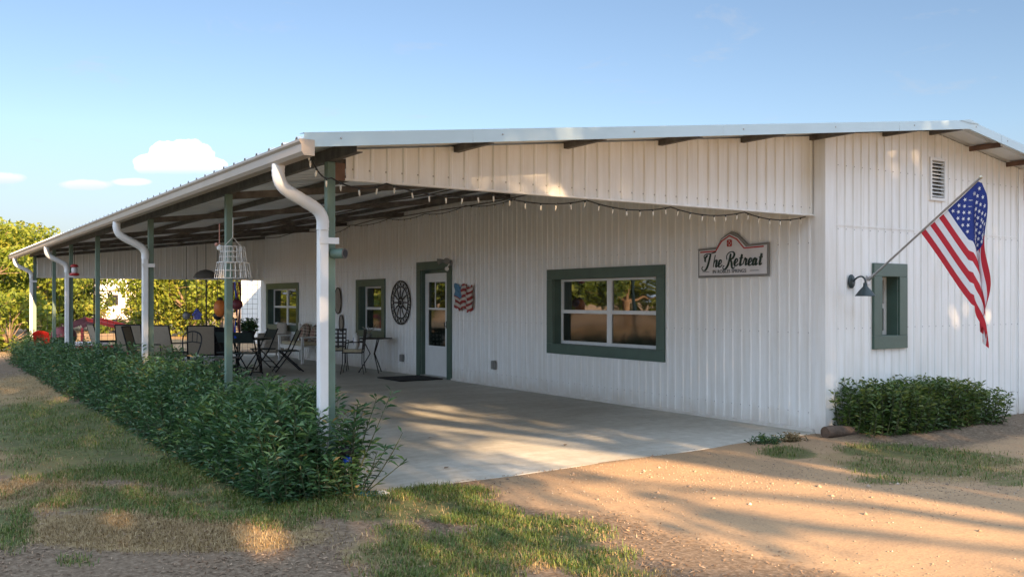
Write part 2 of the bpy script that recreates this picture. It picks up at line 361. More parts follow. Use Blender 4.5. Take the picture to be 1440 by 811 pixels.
def groundmat():
    m, nt, b = newmat('dirt_and_turf'); nd = nt.nodes; L = nt.links; b.inputs['Roughness'].default_value = 0.95; b.inputs['Specular IOR Level'].default_value = 0.15
    t = nd.new('ShaderNodeTexCoord'); at_ = nd.new('ShaderNodeAttribute'); at_.attribute_name = 'cover'
    sp = nd.new('ShaderNodeSeparateColor'); L.new(at_.outputs['Color'], sp.inputs[0])
    def noise(s, d=7, r=0.65):
        n = nd.new('ShaderNodeTexNoise'); n.inputs['Scale'].default_value = s; n.inputs['Detail'].default_value = d; n.inputs['Roughness'].default_value = r; L.new(t.outputs['Object'], n.inputs['Vector']); return n
    def ramp(src, stops):
        c = nd.new('ShaderNodeValToRGB'); e = c.color_ramp.elements
        e[0].position, e[1].position = stops[0][0], stops[-1][0]; e[0].color = (*stops[0][1], 1); e[1].color = (*stops[-1][1], 1)
        for p, k in stops[1:-1]: q = e.new(p); q.color = (*k, 1)
        L.new(src, c.inputs[0]); return c.outputs[0]
    def mix(f, a, c, bt='MIX'):
        n = nd.new('ShaderNodeMix'); n.data_type = 'RGBA'; n.blend_type = bt
        if hasattr(f, 'is_linked'): L.new(f, n.inputs[0])
        else: n.inputs[0].default_value = f
        L.new(a, n.inputs[6]); L.new(c, n.inputs[7]); return n.outputs[2]
    nA, nB, nC = noise(1.3), noise(11), noise(55, 5)
    nD = noise(27, 8, 0.75); litter = ramp(nD.outputs['Fac'], [(0.3, (0.07, 0.05, 0.034)), (0.5, (0.165, 0.122, 0.084)), (0.68, (0.28, 0.215, 0.155))])
    tan = ramp(nA.outputs['Fac'], [(0.3, (0.32, 0.222, 0.138)), (0.7, (0.42, 0.285, 0.168))])
    grain = ramp(nC.outputs['Fac'], [(0.3, (0.78, 0.76, 0.74)), (0.52, (1, 1, 1)), (0.72, (1.12, 1.11, 1.09))])
    tan = mix(1.0, tan, grain, 'MULTIPLY')
    dry = ramp(nB.outputs['Fac'], [(0.3, (0.17, 0.12, 0.06)), (0.7, (0.36, 0.27, 0.14))])
    grn = ramp(nB.outputs['Fac'], [(0.3, (0.04, 0.055, 0.018)), (0.7, (0.12, 0.14, 0.05))])
    def soft(ch, k=1.0):
        a = nd.new('ShaderNodeMath'); a.operation = 'MULTIPLY_ADD'; L.new(nB.outputs['Fac'], a.inputs[0]); a.inputs[1].default_value = 0.9; a.inputs[2].default_value = -0.45
        c = nd.new('ShaderNodeMath'); c.operation = 'ADD'; L.new(a.outputs[0], c.inputs[0]); L.new(ch, c.inputs[1])
        d = nd.new('ShaderNodeMapRange'); d.interpolation_type = 'SMOOTHSTEP'; d.inputs['From Min'].default_value = 0.25; d.inputs['From Max'].default_value = 0.75; d.inputs['To Max'].default_value = k; L.new(c.outputs[0], d.inputs[0]); return d.outputs[0]
    c0 = mix(soft(sp.outputs[2]), litter, tan); c0 = mix(soft(sp.outputs[1], 0.9), c0, dry); c0 = mix(soft(sp.outputs[0], 0.85), c0, grn)
    L.new(c0, b.inputs['Base Color'])
    ad = nd.new('ShaderNodeMath'); ad.operation = 'MULTIPLY_ADD'; L.new(nC.outputs['Fac'], ad.inputs[0]); ad.inputs[1].default_value = 0.35; L.new(nB.outputs['Fac'], ad.inputs[2])
    bp = nd.new('ShaderNodeBump'); bp.inputs['Strength'].default_value = 0.4; bp.inputs['Distance'].default_value = 0.015; L.new(ad.outputs[0], bp.inputs['Height']); L.new(bp.outputs[0], b.inputs['Normal'])
    return m
M['ground'] = groundmat()
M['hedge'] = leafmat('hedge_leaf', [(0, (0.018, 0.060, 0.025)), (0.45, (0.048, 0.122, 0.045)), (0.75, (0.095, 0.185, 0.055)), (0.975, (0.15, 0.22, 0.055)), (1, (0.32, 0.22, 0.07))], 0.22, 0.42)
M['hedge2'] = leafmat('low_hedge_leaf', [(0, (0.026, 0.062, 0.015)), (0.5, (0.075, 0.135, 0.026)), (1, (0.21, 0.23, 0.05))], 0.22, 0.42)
M['oak'] = leafmat('oak_leaf', [(0, (0.04, 0.075, 0.012)), (0.5, (0.10, 0.15, 0.018)), (1, (0.20, 0.22, 0.025))], 0.45, 0.6)
M['yellow_oak'] = leafmat('yellow_oak_leaf', [(0, (0.08, 0.13, 0.012)), (0.5, (0.18, 0.235, 0.022)), (1, (0.34, 0.33, 0.05))], 0.45, 0.6)
M['grass'] = leafmat('green_blade', [(0, (0.035, 0.08, 0.014)), (0.5, (0.10, 0.165, 0.028)), (1, (0.27, 0.26, 0.08))], 0.3, 0.55)
M['dry_grass'] = leafmat('dry_blade', [(0, (0.16, 0.11, 0.05)), (0.6, (0.33, 0.24, 0.12)), (1, (0.48, 0.38, 0.22))], 0.25, 0.7)
M['litter'] = leafmat('dry_leaf', [(0, (0.10, 0.06, 0.035)), (0.6, (0.24, 0.16, 0.10)), (1, (0.38, 0.28, 0.19))], 0.1, 0.8)
M['gravel'] = leafmat('pebble', [(0, (0.20, 0.15, 0.11)), (0.7, (0.36, 0.26, 0.18)), (1, (0.52, 0.44, 0.35))], 0.0, 0.9)

# ------------------------------------------------------------------ ground
def axis(lo, hi, step, outer):
    a = list(np.arange(lo, hi+1e-6, step)); s = step
    while a[-1] < outer: s *= 1.25; a.append(a[-1]+s)
    s = step
    while a[0] > -outer: s *= 1.25; a.insert(0, a[0]-s)
    return np.array(a)
def vnoise(x, y, s, seed):
    r = np.random.default_rng(seed); g = r.random((64, 64)); X = x*s % 64; Y = y*s % 64
    i, j = np.floor(X).astype(int) % 64, np.floor(Y).astype(int) % 64; u, v = X-np.floor(X), Y-np.floor(Y); u = u*u*(3-2*u); v = v*v*(3-2*v)
    i1, j1 = (i+1) % 64, (j+1) % 64
    return (g[i, j]*(1-u)+g[i1, j]*u)*(1-v) + (g[i, j1]*(1-u)+g[i1, j1]*u)*v
def blob(px, py, lst):
    o = np.zeros_like(px)
    for cx, cy, rx, ry, wgt in lst:
        d = ((px-cx)/rx)**2 + ((py-cy)/ry)**2; o = np.maximum(o, wgt*np.clip(1.45-d, 0, 1))
    return o
GREEN = [(130, 605, 170, 40, .85), (60, 580, 80, 22, .8), (270, 650, 130, 24, .9), (330, 670, 110, 16, .9), (100, 650, 120, 20, .6), (180, 700, 210, 20, .6), (330, 715, 120, 18, .8), (390, 700, 190, 22, 1), (520, 708, 120, 20, 1), (610, 694, 85, 11, 1), (660, 716, 70, 14, 1), (760, 745, 95, 24, .95), (640, 770, 150, 26, .8), (820, 775, 75, 18, .85),
         (15, 738, 34, 34, .95), (400, 728, 50, 16, .7), (560, 745, 40, 14, .6), (110, 783, 30, 8, .55), (620, 800, 110, 14, .8), (860, 798, 60, 10, .7),
         (1255, 628, 85, 9, .85), (1330, 634, 80, 9, .8), (1108, 634, 42, 8, .85), (1230, 650, 55, 14, .6), (1240, 672, 45, 9, .6), (1390, 640, 60, 11, .6), (1420, 668, 50, 12, .6), (1320, 655, 90, 12, .6)]
DRY = [(190, 742, 190, 26, 1), (60, 690, 100, 28, .8), (300, 745, 170, 22, .9), (40, 548, 70, 24, .8), (60, 640, 90, 25, .7), (160, 690, 120, 20, .6), (700, 775, 130, 24, .7), (560, 770, 90, 26, .6), (1340, 650, 120, 26, .75), (1200, 640, 60, 14, .6), (880, 800, 70, 12, .6)]
def cover(x, y):
    P = np.stack([x, y, np.zeros_like(x)], 1); px, py, Z = project(P)
    inv = (Z > 2.5)
    g = blob(px, py, GREEN)*inv; d = blob(px, py, DRY)*inv
    # driveway: right of a line through the grass patch, in front of the building
    drv = np.clip((x + 4.9 - 0.0*y + (vnoise(x, y, 1.1, 3)-.5)*1.0)/0.5, 0, 1)*np.clip((0.4-y)/0.2, 0, 1)
    drv = drv*np.clip(1 - np.clip((x+0.9)/1.1, 0, 1)*np.clip((y+1.55)/0.5, 0, 1)*0.8, 0, 1)
    far = np.clip((y-19.0)/4, 0, 1)
    d = np.maximum(d, far*0.55*(vnoise(x, y, .3, 5) > .45)); drv = np.maximum(drv, far*.75)
    wide = (x < -6.8) & (y < 19) & ~(inv & (px > -150))
    nw = vnoise(x, y, .7, 91)*.6 + vnoise(x, y, 2.2, 92)*.4; g = np.where(wide, np.clip((nw-.35)*2.2, 0, .9), g); d = np.where(wide, np.clip((.75-nw)*1.6, .1, .9), d)
    back = (y < -5.5) & ~inv; d = np.where(back, .6, d)
    return g, d, drv
def gheight(x, y):
    h = -0.03 + (vnoise(x, y, 0.45, 11)-.5)*0.05 + (vnoise(x, y, 1.6, 12)-.5)*0.022 + (vnoise(x, y, 5, 13)-.5)*0.010
    e_ = np.interp(x, [-6.08, -4.6, -2.5, -.9, 0, .01, 30], [-.17, -.16, -.06, .06, .10, -.05, -.05]); inside = np.clip((x+6.1)/0.12, 0, 1)*np.clip((y-e_-.03)/0.12, 0, 1)*np.clip((20.1-y)/0.2, 0, 1)
    lip = np.clip((y+0.9)/0.6, 0, 1)*np.clip((x+6.9)/0.5, 0, 1)*(x < .3); h = h*(1-lip*.85) + .004*lip*.85; h = h*(1-inside) - 0.06*inside
    bed = np.clip(1-np.hypot((x-1.35)/1.6, (y+.45)/.55), 0, 1)   # raised planting bed in front of the gable
    return h + 0.05*np.minimum(1, bed*2.5)*(y < 0.02)
gx = axis(-15, 8, 0.11, 900); gy = axis(-7, 21, 0.11, 900)
GX, GY = np.meshgrid(gx, gy, indexing='ij'); x, y = GX.ravel(), GY.ravel()
g, d, dr = cover(x, y); V = np.stack([x, y, gheight(x, y)], 1)
nx, ny = len(gx), len(gy); i, j = np.meshgrid(np.arange(nx-1), np.arange(ny-1), indexing='ij'); i, j = i.ravel(), j.ravel()
Q = np.stack([i*ny+j, (i+1)*ny+j, (i+1)*ny+j+1, i*ny+j+1], 1)
tag(npmesh('ground', V, Q, M['ground'], None, np.stack([g, d, dr, np.ones_like(g)], 1), True), kind='structure')

# patio slab
pm = MB(); pts = [(-6.08, -0.17), (-4.6, -0.16), (-2.5, -0.06), (-0.9, 0.06), (0.0, 0.10), (0.0, 19.95), (-6.08, 19.95)]
pm.prism(pts, -0.25, 0.0, lambda a, d_, b_: (a, b_, d_))
tag(pm.build('patio', M['concrete'], None, 0.012), kind='structure')

# ------------------------------------------------------------------ building
XR, ZR, SLL, SLR = 2.08, 3.70, 0.1167, 0.149
def RZ(x): return ZR - SLL*(XR-x) if x <= XR else ZR - SLR*(x-XR)
XE, XW, YE, YF, LEN = -6.44, 6.4, -0.5, 20.3, 19.85
B = thing('metal_building', 'long white ribbed metal building with a low gable roof and an open side porch', 'building', (0, 0, 0))
def rib_wall(name, mat, s0, s1, z0f, z1f, place, openings=(), parent=B, period=0.15, hgt=0.011, phase=0.0, seam=None, label=None, screws=()):
    """ribbed sheet: place(s, offset_outwards, z)"""
    pr = []; k = math.floor((s0-phase)/period)-1
    while phase + k*period < s1 + period:
        b = phase + k*period
        hk = hgt*(1.45 if k % 6 == 0 else 1); pr += [(b+0.050, 0), (b+0.062, hk), (b+0.080, hk), (b+0.092, 0)]; k += 1
    def off(s):
        for (a, o1), (c, o2) in zip(pr[:-1], pr[1:]):
            if a <= s <= c: return o1 + (o2-o1)*(s-a)/(c-a) if c > a else o1
        return 0
    ss = sorted(set([s0, s1] + [p for p, _ in pr if s0 < p < s1] + [e for o in openings for e in o[:2] if s0 < e < s1]))
    mb = MB()
    for a, c in zip(ss[:-1], ss[1:]):
        if c-a < 1e-5: continue
        mid = (a+c)/2; cuts = sorted([(o[2], o[3]) for o in openings if o[0] < mid < o[1]])
        oa, oc = off(a), off(c)
        lo_a, lo_c = z0f(a), z0f(c); segs = []
        for q0, q1 in cuts: segs.append((lo_a, lo_c, q0, q0)); lo_a = lo_c = q1
        segs.append((lo_a, lo_c, z1f(a), z1f(c)))
        for la, lc, ha, hc in segs:
            mb.add([place(a, oa, la), place(c, oc, lc), place(c, oc, hc), place(a, oa, ha)], [(0, 1, 2, 3)])
    for zz in screws:                          # fastener rows on the ribs
        for a, b_ in zip(pr[1::4], pr[2::4]):
            c = (a[0]+b_[0])/2
            if s0 < c < s1 and not any(o[0]-.03 < c < o[1]+.03 and o[2]-.17 < zz < o[3]+.17 for o in openings) and zz < z1f(c)-.1:
                P = [(c+.008*math.cos(q*math.pi/3), a[1]+.001, zz+.008*math.sin(q*math.pi/3)) for q in range(6)]
                mb.add([place(*p) for p in P] + [place(c, a[1]+.008, zz)], [(q, (q+1) % 6, 6) for q in range(6)], 1)
    if seam is not None: mb.add([place(s0, hgt+.003, seam), place(s1, hgt+.003, seam), place(s1, hgt+.003, seam+.012), place(s0, hgt+.003, seam+.012)], [(0, 1, 2, 3)])
    return mb.build(name, [mat, M['galv']] if screws else mat, parent, label=label)
PW = lambda s, o, z: (-o, s, z)                # patio wall, outwards is -X
PG = lambda s, o, z: (s, -o, z)                # gable wall, outwards is -Y
WIN = [(2.657, 5.443, 0.67, 2.025, 2), (11.51, 13.03, 0.69, 2.0, 1), (16.72, 19.30, 0.69, 2.0, 2)]
DOOR = (8.60, 10.02, 0.0, 2.30)
T = 0.16
rib_wall('patio_wall', M['white_wall'], 0.015, LEN, lambda s: 0.0, lambda s: RZ(0)-0.02, PW,
         [(a+T, b_-T, z0+T, z1-T) for a, b_, z0, z1, _ in WIN] + [(DOOR[0]+T, DOOR[1]-T, -1, DOOR[3]-T)], screws=(.22, 1.15, 2.2, 3.1))
GW = (0.869, 1.537, 0.941, 1.977, 1)
rib_wall('gable_wall', M['white_wall'], 0.015, 4.22, lambda s: -0.12, lambda s: RZ(s)-0.02, PG, [(GW[0]+T, GW[1]-T, GW[2]+T, GW[3]-T), (2.05, 2.35, 2.81, 3.33)], seam=2.40, screws=(.25, 1.2, 2.36, 3.1))
rib_wall('side_bay_wall', M['white_wall'], 4.23, 6.2, lambda s: -0.12, lambda s: min(2.95, RZ(s)-0.14), lambda s, o, z: (s, 0.12-o, z))
gp_ = rib_wall('porch_gable_panel', M['white_wall'], -5.84, -0.004, lambda s: 2.517, lambda s: RZ(s)-0.02, lambda s, o, z: (s, 0.15-o, z), phase=0.02)
rib_wall('porch_end_panel', M['white_wall'], -5.95, -0.004, lambda s: 2.16, lambda s: RZ(s)-0.02, lambda s, o, z: (s, 19.6-o, z), phase=0.05)
mb = MB()
for s in range(40):                            # screw heads along the panel foot
    xx = -5.78 + s*0.15
    if xx < -0.05: mb.lathe([(0.008, 0), (0.008, 0.004), (0.003, 0.006)], (xx, 0.149, 2.60), 8, 0, Matrix.Rotation(R(90), 4, 'X'))
bm_ = bmesh.new(); bm_.from_mesh(gp_.data); me_ = bpy.data.meshes.new('tmp'); me_.from_pydata(mb.v, [], mb.f); nf_ = len(bm_.faces); bm_.from_mesh(me_); bm_.faces.ensure_lookup_table()
for f_ in bm_.faces[nf_:]: f_.material_index = 1
bm_.to_mesh(gp_.data); bm_.free(); bpy.data.meshes.remove(me_); gp_.data.materials.append(M['galv'])
mb = MB(); mb.box((-5.86, 0.125, 2.505), (0.0, 0.185, 2.522)); mb.box((-0.028, 0.10, 2.50), (-0.002, 0.135, RZ(0)-.03)); mb.build('panel_edge_trim', M['white_wall'], B)
mb = MB(); mb.box((-5.97, 19.56, 2.10), (0.0, 19.64, 2.16)); mb.build('panel_edge_trim', M['white_wall'], B)
mb = MB(); mb.box((-0.030, -0.030, -0.02), (0.13, -0.006, RZ(0)-.03)); mb.box((-0.030, -0.006, -0.02), (-0.006, 0.12, RZ(0)-.03)); mb.build('corner_trim', M['white_wall'], B)
mb = MB(); mb.box((4.13, -0.028, -0.1), (4.235, -0.004, RZ(4.2)-.03)); mb.box((4.235, -0.028, -0.1), (4.255, 0.11, RZ(4.2)-.03)); mb.build('corner_trim', M['white_wall'], B)
mb = MB(); mb.box((4.26, 0.02, 2.95), (6.2, 0.10, 3.14)); mb.build('side_bay_beam', M['rust_end'], B)
mb = MB(); mb.box((-0.045, 0.13, 0.0), (-0.016, 8.58, 0.035)); mb.box((-0.045, 10.04, 0.0), (-0.016, LEN, 0.035)); mb.build('base_flashing', M['white_wall'], B)
# far and right walls close the body
mb = MB(); mb.add([(0, LEN, 0), (4.2, LEN, 0), (4.2, LEN, RZ(4.2)-.03), (XR, LEN, ZR-.03), (0, LEN, RZ(0)-.03)], [(0, 1, 2, 3, 4)]); mb.build('rear_wall', M['white_wall'], B)
mb = MB(); mb.add([(6.2, 0, 0), (6.2, LEN, 0), (6.2, LEN, RZ(6.2)-.03), (6.2, 0, RZ(6.2)-.03)], [(0, 1, 2, 3)]); mb.build('side_wall', M['white_wall'], B)

# roof sheets with ribs running down the slope
def roof_sheet(x0, x1):
    ys = []; yy = YE + 0.02
    while yy < YF:
        ys += [(yy, 0), (yy+0.115, 0), (yy+0.135, 0.030), (yy+0.165, 0.030), (yy+0.185, 0)]; yy += 0.305
    mb = MB(); vs = []; fs = []
    n = len(ys)
    for xx in (x0, x1):
        for yq, o in ys: vs.append((xx, yq, RZ(xx)+o))
    for xx in (x0, x1):
        for yq, o in ys: vs.append((xx, yq, RZ(xx)+o-0.004))
    for q in range(n-1): fs += [(q, q+1, n+q+1, n+q), (2*n+q, 3*n+q, 3*n+q+1, 2*n+q+1), (q, 2*n+q, 2*n+q+1, q+1), (n+q, n+q+1, 3*n+q+1, 3*n+q)]
    mb.add(vs, fs); return mb.build('roof_sheet', M['roof'], B)
roof_sheet(XE, XR); roof_sheet(XW, XR)
mb = MB()
for sgn, xx in ((1, XR-0.2), (-1, XR+0.2)): mb.add([(XR, YE-.02, ZR+.045), (XR, YF, ZR+.045), (xx, YF, RZ(xx)+.036), (xx, YE-.02, RZ(xx)+.036)], [(0, 1, 2, 3)])
mb.add([(XR-.2, YE-.02, RZ(XR-.2)+.036), (XR, YE-.02, ZR+.045), (XR+.2, YE-.02, RZ(XR+.2)+.036), (XR, YE-.02, ZR+.0)], [(0, 3, 2, 1)]); mb.build('ridge_cap', M['rake'], B)
def rake(x0, x1):
    mb = MB(); n = 6
    for k in range(n):
        a, c = x0+(x1-x0)*k/n, x0+(x1-x0)*(k+1)/n
        g_ = 0.0015*(k % 2)
        vs = [(a, YE-.012-g_, RZ(a)-.071), (c, YE-.012-g_, RZ(c)-.071), (c, YE-.012-g_, RZ(c)+.035), (a, YE-.012-g_, RZ(a)+.035),
              (a, YE+.008, RZ(a)-.071), (c, YE+.008, RZ(c)-.071), (c, YE+.09, RZ(c)+.038), (a, YE+.09, RZ(a)+.038)]
        mb.add(vs, [(0, 1, 2, 3), (3, 2, 6, 7), (0, 4, 5, 1)])
        mb.lathe([(0.008, 0), (0.008, 0.004), (0.002, 0.006)], ((a*.8+c*.2), YE-.013-g_, RZ(a*.8+c*.2)-0.01), 8, 1, Matrix.Rotation(R(90), 4, 'X'))
    return mb.build('rake_trim', [M['rake'], M['galv']], B)
rake(XE-0.01, XR); rake(XR, XW)
# purlins along the building, rafters across the porch
PX = [-5.98, -4.80, -3.60, -2.40, -1.20, -0.06, 1.1, 2.05, 2.95, 3.85, 4.75, 5.65]
for xx in PX:
    mb = MB(); zt = RZ(xx)-0.012
    hp = .10 if xx < -5.5 else .060
    mb.box((xx-.026, YE+.07, zt-hp), (xx-.021, YF-.1, zt)); mb.box((xx-.021, YE+.07, zt-.006), (xx+.026, YF-.1, zt)); mb.box((xx-.021, YE+.07, zt-hp), (xx+.026, YF-.1, zt-hp+.006))
    mb.build('purlin', M['rust_end'] if xx > 2.2 else M['rust'], B)
POSTS = [0.15, 2.90, 6.50, 10.55, 13.5, 15.9, 19.35]
for yy in POSTS:
    mb = MB(); z0, z1 = RZ(-5.98)-.090, RZ(-0.03)-.090
    y2 = yy + 0.06
    mb.add([(-5.98, y2-.028, z0-.075), (-5.98, y2+.028, z0-.075), (-5.98, y2+.035, z0), (-5.98, y2-.035, z0), (-.03, y2-.028, z1-.075), (-.03, y2+.028, z1-.075), (-.03, y2+.035, z1), (-.03, y2-.035, z1)],
           [(0, 3, 2, 1), (4, 5, 6, 7), (0, 1, 5, 4), (1, 2, 6, 5), (2, 3, 7, 6), (3, 0, 4, 7)])
    mb.build('rafter', M['rust'], B)
    mb = MB(); mb.box((-6.015, yy-.035, -0.02), (-5.945, yy+.035, RZ(-5.98)-.114)); mb.box((-6.06, yy-.08, 0.0), (-5.90, yy+.08, 0.012))
    mb.build('porch_post', M['post'], B, 0.006)
mb = MB(); mb.box((-5.945, .12, 2.50), (-5.86, .16, 2.64)); mb.build('panel_block', M['rust_end'], B)
mb = MB(); mb.tube([(-5.97, 0.12, 1.905), (-5.905, 0.03, 1.905)], 0.040, 14, 0); mb.tube([(-5.905, 0.03, 1.905), (-5.901, 0.024, 1.905)], 0.042, 14, 1); mb.tube([(-5.901, .024, 1.905), (-5.899, .021, 1.905)], .03, 14, 2)
mb.build('pipe_stub', [M['post'], M['rust'], M['black']], B)
# conduit runs under the porch roof
mb = MB()
for xx, sag in ((-3.0, 0.05), (-0.35, 0.07)):
    mb.tube([(xx + .05*math.sin(k*1.3), 0.4 + k*1.2, RZ(xx)-.14-sag*abs(math.sin(k*1.7))) for k in range(16)], 0.010, 6)
mb.build('conduit', M['rust'], B)

# gutter
mb = MB()
prof = [(-6.375, 2.575), (-6.455, 2.575), (-6.475, 2.60), (-6.475, 2.655), (-6.490, 2.672), (-6.490, 2.690), (-6.480, 2.690), (-6.466, 2.668), (-6.466, 2.604), (-6.450, 2.585), (-6.385, 2.585), (-6.385, 2.690), (-6.375, 2.690)]
mb.prism(prof, YE-.02, YF, lambda a, d_, b_: (a, d_, b_)); mb.build('gutter', M['gutter'], B)
for ye in (YE-.026, YF+.001):
    mb = MB(); mb.prism([(-6.375, 2.575), (-6.455, 2.575), (-6.475, 2.60), (-6.475, 2.655), (-6.490, 2.672), (-6.490, 2.690), (-6.375, 2.690)], ye, ye+.005, lambda a, d_, b_: (a, d_, b_)); mb.build('gutter_cap', M['gutter'], B)
def smooth_path(pts, n=6):
    out = []; P = [Vector(p) for p in pts]; P = [P[0]*2-P[1]] + P + [P[-1]*2-P[-2]]
    for q in range(1, len(P)-2):
        for k in range(n):
            t = k/n; a, b_, c, d_ = P[q-1], P[q], P[q+1], P[q+2]
            out.append(0.5*((2*b_) + (c-a)*t + (2*a-5*b_+4*c-d_)*t*t + (3*b_-a-3*c+d_)*t*t*t))
    out.append(P[-2]); return out
for yy in (0.10, 6.46, 13.45, 19.32):
    x0, x1 = -6.425, -6.062
    mb = MB()
    pth = smooth_path([(x0, yy, 2.585), (x0, yy, 2.50), (x0+.025, yy, 2.43), (x0+.09, yy, 2.375), (x1-.10, yy, 2.285), (x1-.03, yy, 2.235), (x1, yy, 2.17), (x1, yy, 2.09)], 5)
    mb.tube(pth, [0.049 + 0.0022*(k % 2) for k in range(len(pth))], 16)
    dsp = MB(); dsp.box((x1-.039, yy-.039, 0.05), (x1+.039, yy+.039, 2.10))
    do = dsp.build('downspout', M['downspout'], B, 0.012)
    mb.build('elbow', M['downspout'], do)
    st = MB(); st.box((x1-.043, yy-.046, 1.98), (-5.94, yy-.040, 2.03)); st.build('strap', M['downspout'], do)

# windows and the door; local axes: a along the wall, d into the wall, z
LW = lambda a, d_, z: (d_, a, z); GWm = lambda a, d_, z: (a, d_, z)
def lbox(mb, mp_, a0, a1, d0, d1, z0, z1, mi=0): mb.box(mp_(a0, d0, z0), mp_(a1, d1, z1), mi)
def window(mp_, a0, a1, z0, z1, units, label, depth=0.14):
    W = thing("window", label, None); W.parent = B
    mb = MB(); p = -0.034
    lbox(mb, mp_, a0, a1, p, 0.0, z1-T, z1); lbox(mb, mp_, a0, a1, p-.002, 0.0, z0, z0+T); lbox(mb, mp_, a0, a0+T, p-.001, 0.0, z0+T+.0005, z1-T-.0005); lbox(mb, mp_, a1-T, a1, p-.001, 0.0, z0+T+.0005, z1-T-.0005)
    i0, i1, j0, j1 = a0+T, a1-T, z0+T, z1-T; e = 0.012
    lbox(mb, mp_, i0-e, i0, 0.001, depth+.05, j0-e, j1+e); lbox(mb, mp_, i1, i1+e, 0.001, depth+.05, j0-e, j1+e); lbox(mb, mp_, i0, i1, 0.001, depth+.05, j1, j1+e); lbox(mb, mp_, i0, i1, 0.001, depth+.05, j0-e, j0)
    mb.build('window_trim', M['trim'], W, 0.004)
    fr = MB(); f = 0.05; d0, d1 = depth, depth+.045
    lbox(fr, mp_, i0, i1, d0, d1, j0, j0+f); lbox(fr, mp_, i0, i1, d0, d1, j1-f*.7, j1); lbox(fr, mp_, i0, i0+f, d0, d1, j0+f, j1-f*.7); lbox(fr, mp_, i1-f, i1, d0, d1, j0+f, j1-f*.7)
    um = (i1-i0)/units
    for u in range(1, units): lbox(fr, mp_, i0+u*um-.055, i0+u*um+.055, d0-.004, d1, j0+f, j1-f*.7)
    fr.build('frame', M['vinyl'], W, 0.004)
    zm = (j0+j1)/2
    for u in range(units):
        q0 = i0+u*um+(f if u == 0 else .055); q1 = i0+(u+1)*um-(f if u == units-1 else .055)
        sa = MB(); lbox(sa, mp_, q0, q1, d0+.004, d1, zm-.028, zm+.028); s_ = sa.build('sash_rail', M['vinyl'], W, 0.003)
        pu = MB(); lbox(pu, mp_, q0, q1, d0+.022, d0+.027, zm+.029, j1-f*.7-.001); pu.build('upper_pane', M['glass'], W)
        pl = MB(); lbox(pl, mp_, q0, q1, d0+.015, d0+.021, j0+f+.001, zm-.029); pl.build('lower_pane', M['screen'], W)
    return W
window(LW, *WIN[0], 'wide double window nearest the building corner, right of the door')
window(LW, *WIN[1], 'narrow green framed window behind the bistro set')
window(LW, *WIN[2], 'double green framed window at the far end of the porch wall')
window(GWm, *GW, 'small tall green framed window in the gable wall beside the lamp', 0.15)
# door
D = thing('door', None, None); D.parent = B; D['label'] = 'white half-glazed door in a dark green frame'
a0, a1, _, zt = DOOR; mb = MB()
lbox(mb, LW, a0, a1, -.034, 0, zt-T, zt); lbox(mb, LW, a0, a0+T, -.035, 0, 0, zt-T-.0005); lbox(mb, LW, a1-T, a1, -.035, 0, 0, zt-T-.0005)
i0, i1, j1 = a0+T, a1-T, zt-T
lbox(mb, LW, i0-.012, i0, .001, .20, 0, j1); lbox(mb, LW, i1, i1+.012, .001, .20, 0, j1); lbox(mb, LW, i0, i1, .001, .20, j1, j1+.012)
lbox(mb, LW, i0, i0+.13, .10, .16, 0, j1-.001); lbox(mb, LW, i0+.13, i1, .10, .16, j1-.07, j1-.001)
mb.build('door_frame', M['trim'], D, 0.004)
s0, s1 = i0+.135, i1-.006; dz0, dz1 = 0.03, j1-.075; st = .13
gz0, gz1 = .62, dz1-.17
sb = MB(); lbox(sb, LW, s0, s1, .085, .125, dz0, gz0); lbox(sb, LW, s0, s1, .085, .125, gz1, dz1); lbox(sb, LW, s0, s0+st, .085, .125, gz0, gz1); lbox(sb, LW, s1-st, s1, .085, .125, gz0, gz1)
zm = (gz0+gz1)/2+.10; lbox(sb, LW, s0+st, s1-st, .088, .122, zm-.02, zm+.02); lbox(sb, LW, (s0+s1)/2+.055, (s0+s1)/2+.085, .092, .118, zm+.02, gz1)
sb.build('door_leaf', M['vinyl'], D, 0.003)
pb = MB(); lbox(pb, LW, s0+st, s1-st, .100, .106, zm+.02, gz1); pb.build('upper_pane', M['glass'], D)
pb = MB(); lbox(pb, LW, s0+st, s1-st, .100, .106, gz0, zm-.02); pb.build('lower_pane', M['screen'], D)
hb = MB(); hb.tube([(.085, s0+.06, 1.02), (.03, s0+.06, 1.02), (.03, s0+.06, 1.10)], .011, 8); hb.box((.078, s0+.035, .98), (.085, s0+.085, 1.12)); hb.build('handle', M['black'], D)
for zz in (.35, 1.05, 1.85):
    hh = MB(); lbox(hh, LW, s0-.03, s0+.012, .078, .09, zz, zz+.10); hh.build('hinge', M['vinyl'], D)
sb = MB(); lbox(sb, LW, i0, i1, -.03, .14, 0.001, .028); sb.build('threshold', M['galv'], D)
# gable vent
V_ = thing('gable_vent', None, None); V_.parent = B
mb = MB(); lbox(mb, GWm, 2.03, 2.065, -.03, 0.02, 2.80, 3.345); lbox(mb, GWm, 2.335, 2.37, -.03, 0.02, 2.80, 3.345); lbox(mb, GWm, 2.065, 2.335, -.03, 0.02, 3.31, 3.345); lbox(mb, GWm, 2.065, 2.335, -.03, 0.02, 2.80, 2.835); mb.build('vent_frame', M['vinyl'], V_)
mb = MB(); lbox(mb, GWm, 2.0, 2.4, .10, .11, 2.75, 3.4); mb.build('vent_back', M['black'], V_)
mb = MB()
for k in range(10):
    zz = 2.85 + k*.047; mb.add([(2.065, -.026, zz), (2.335, -.026, zz), (2.335, .022, zz+.034), (2.065, .022, zz+.034), (2.065, -.026, zz-.004), (2.335, -.026, zz-.004), (2.335, .022, zz+.03), (2.065, .022, zz+.03)], [(0, 1, 2, 3), (7, 6, 5, 4), (4, 5, 1, 0)])
mb.build('vent_slats', M['vinyl'], V_)

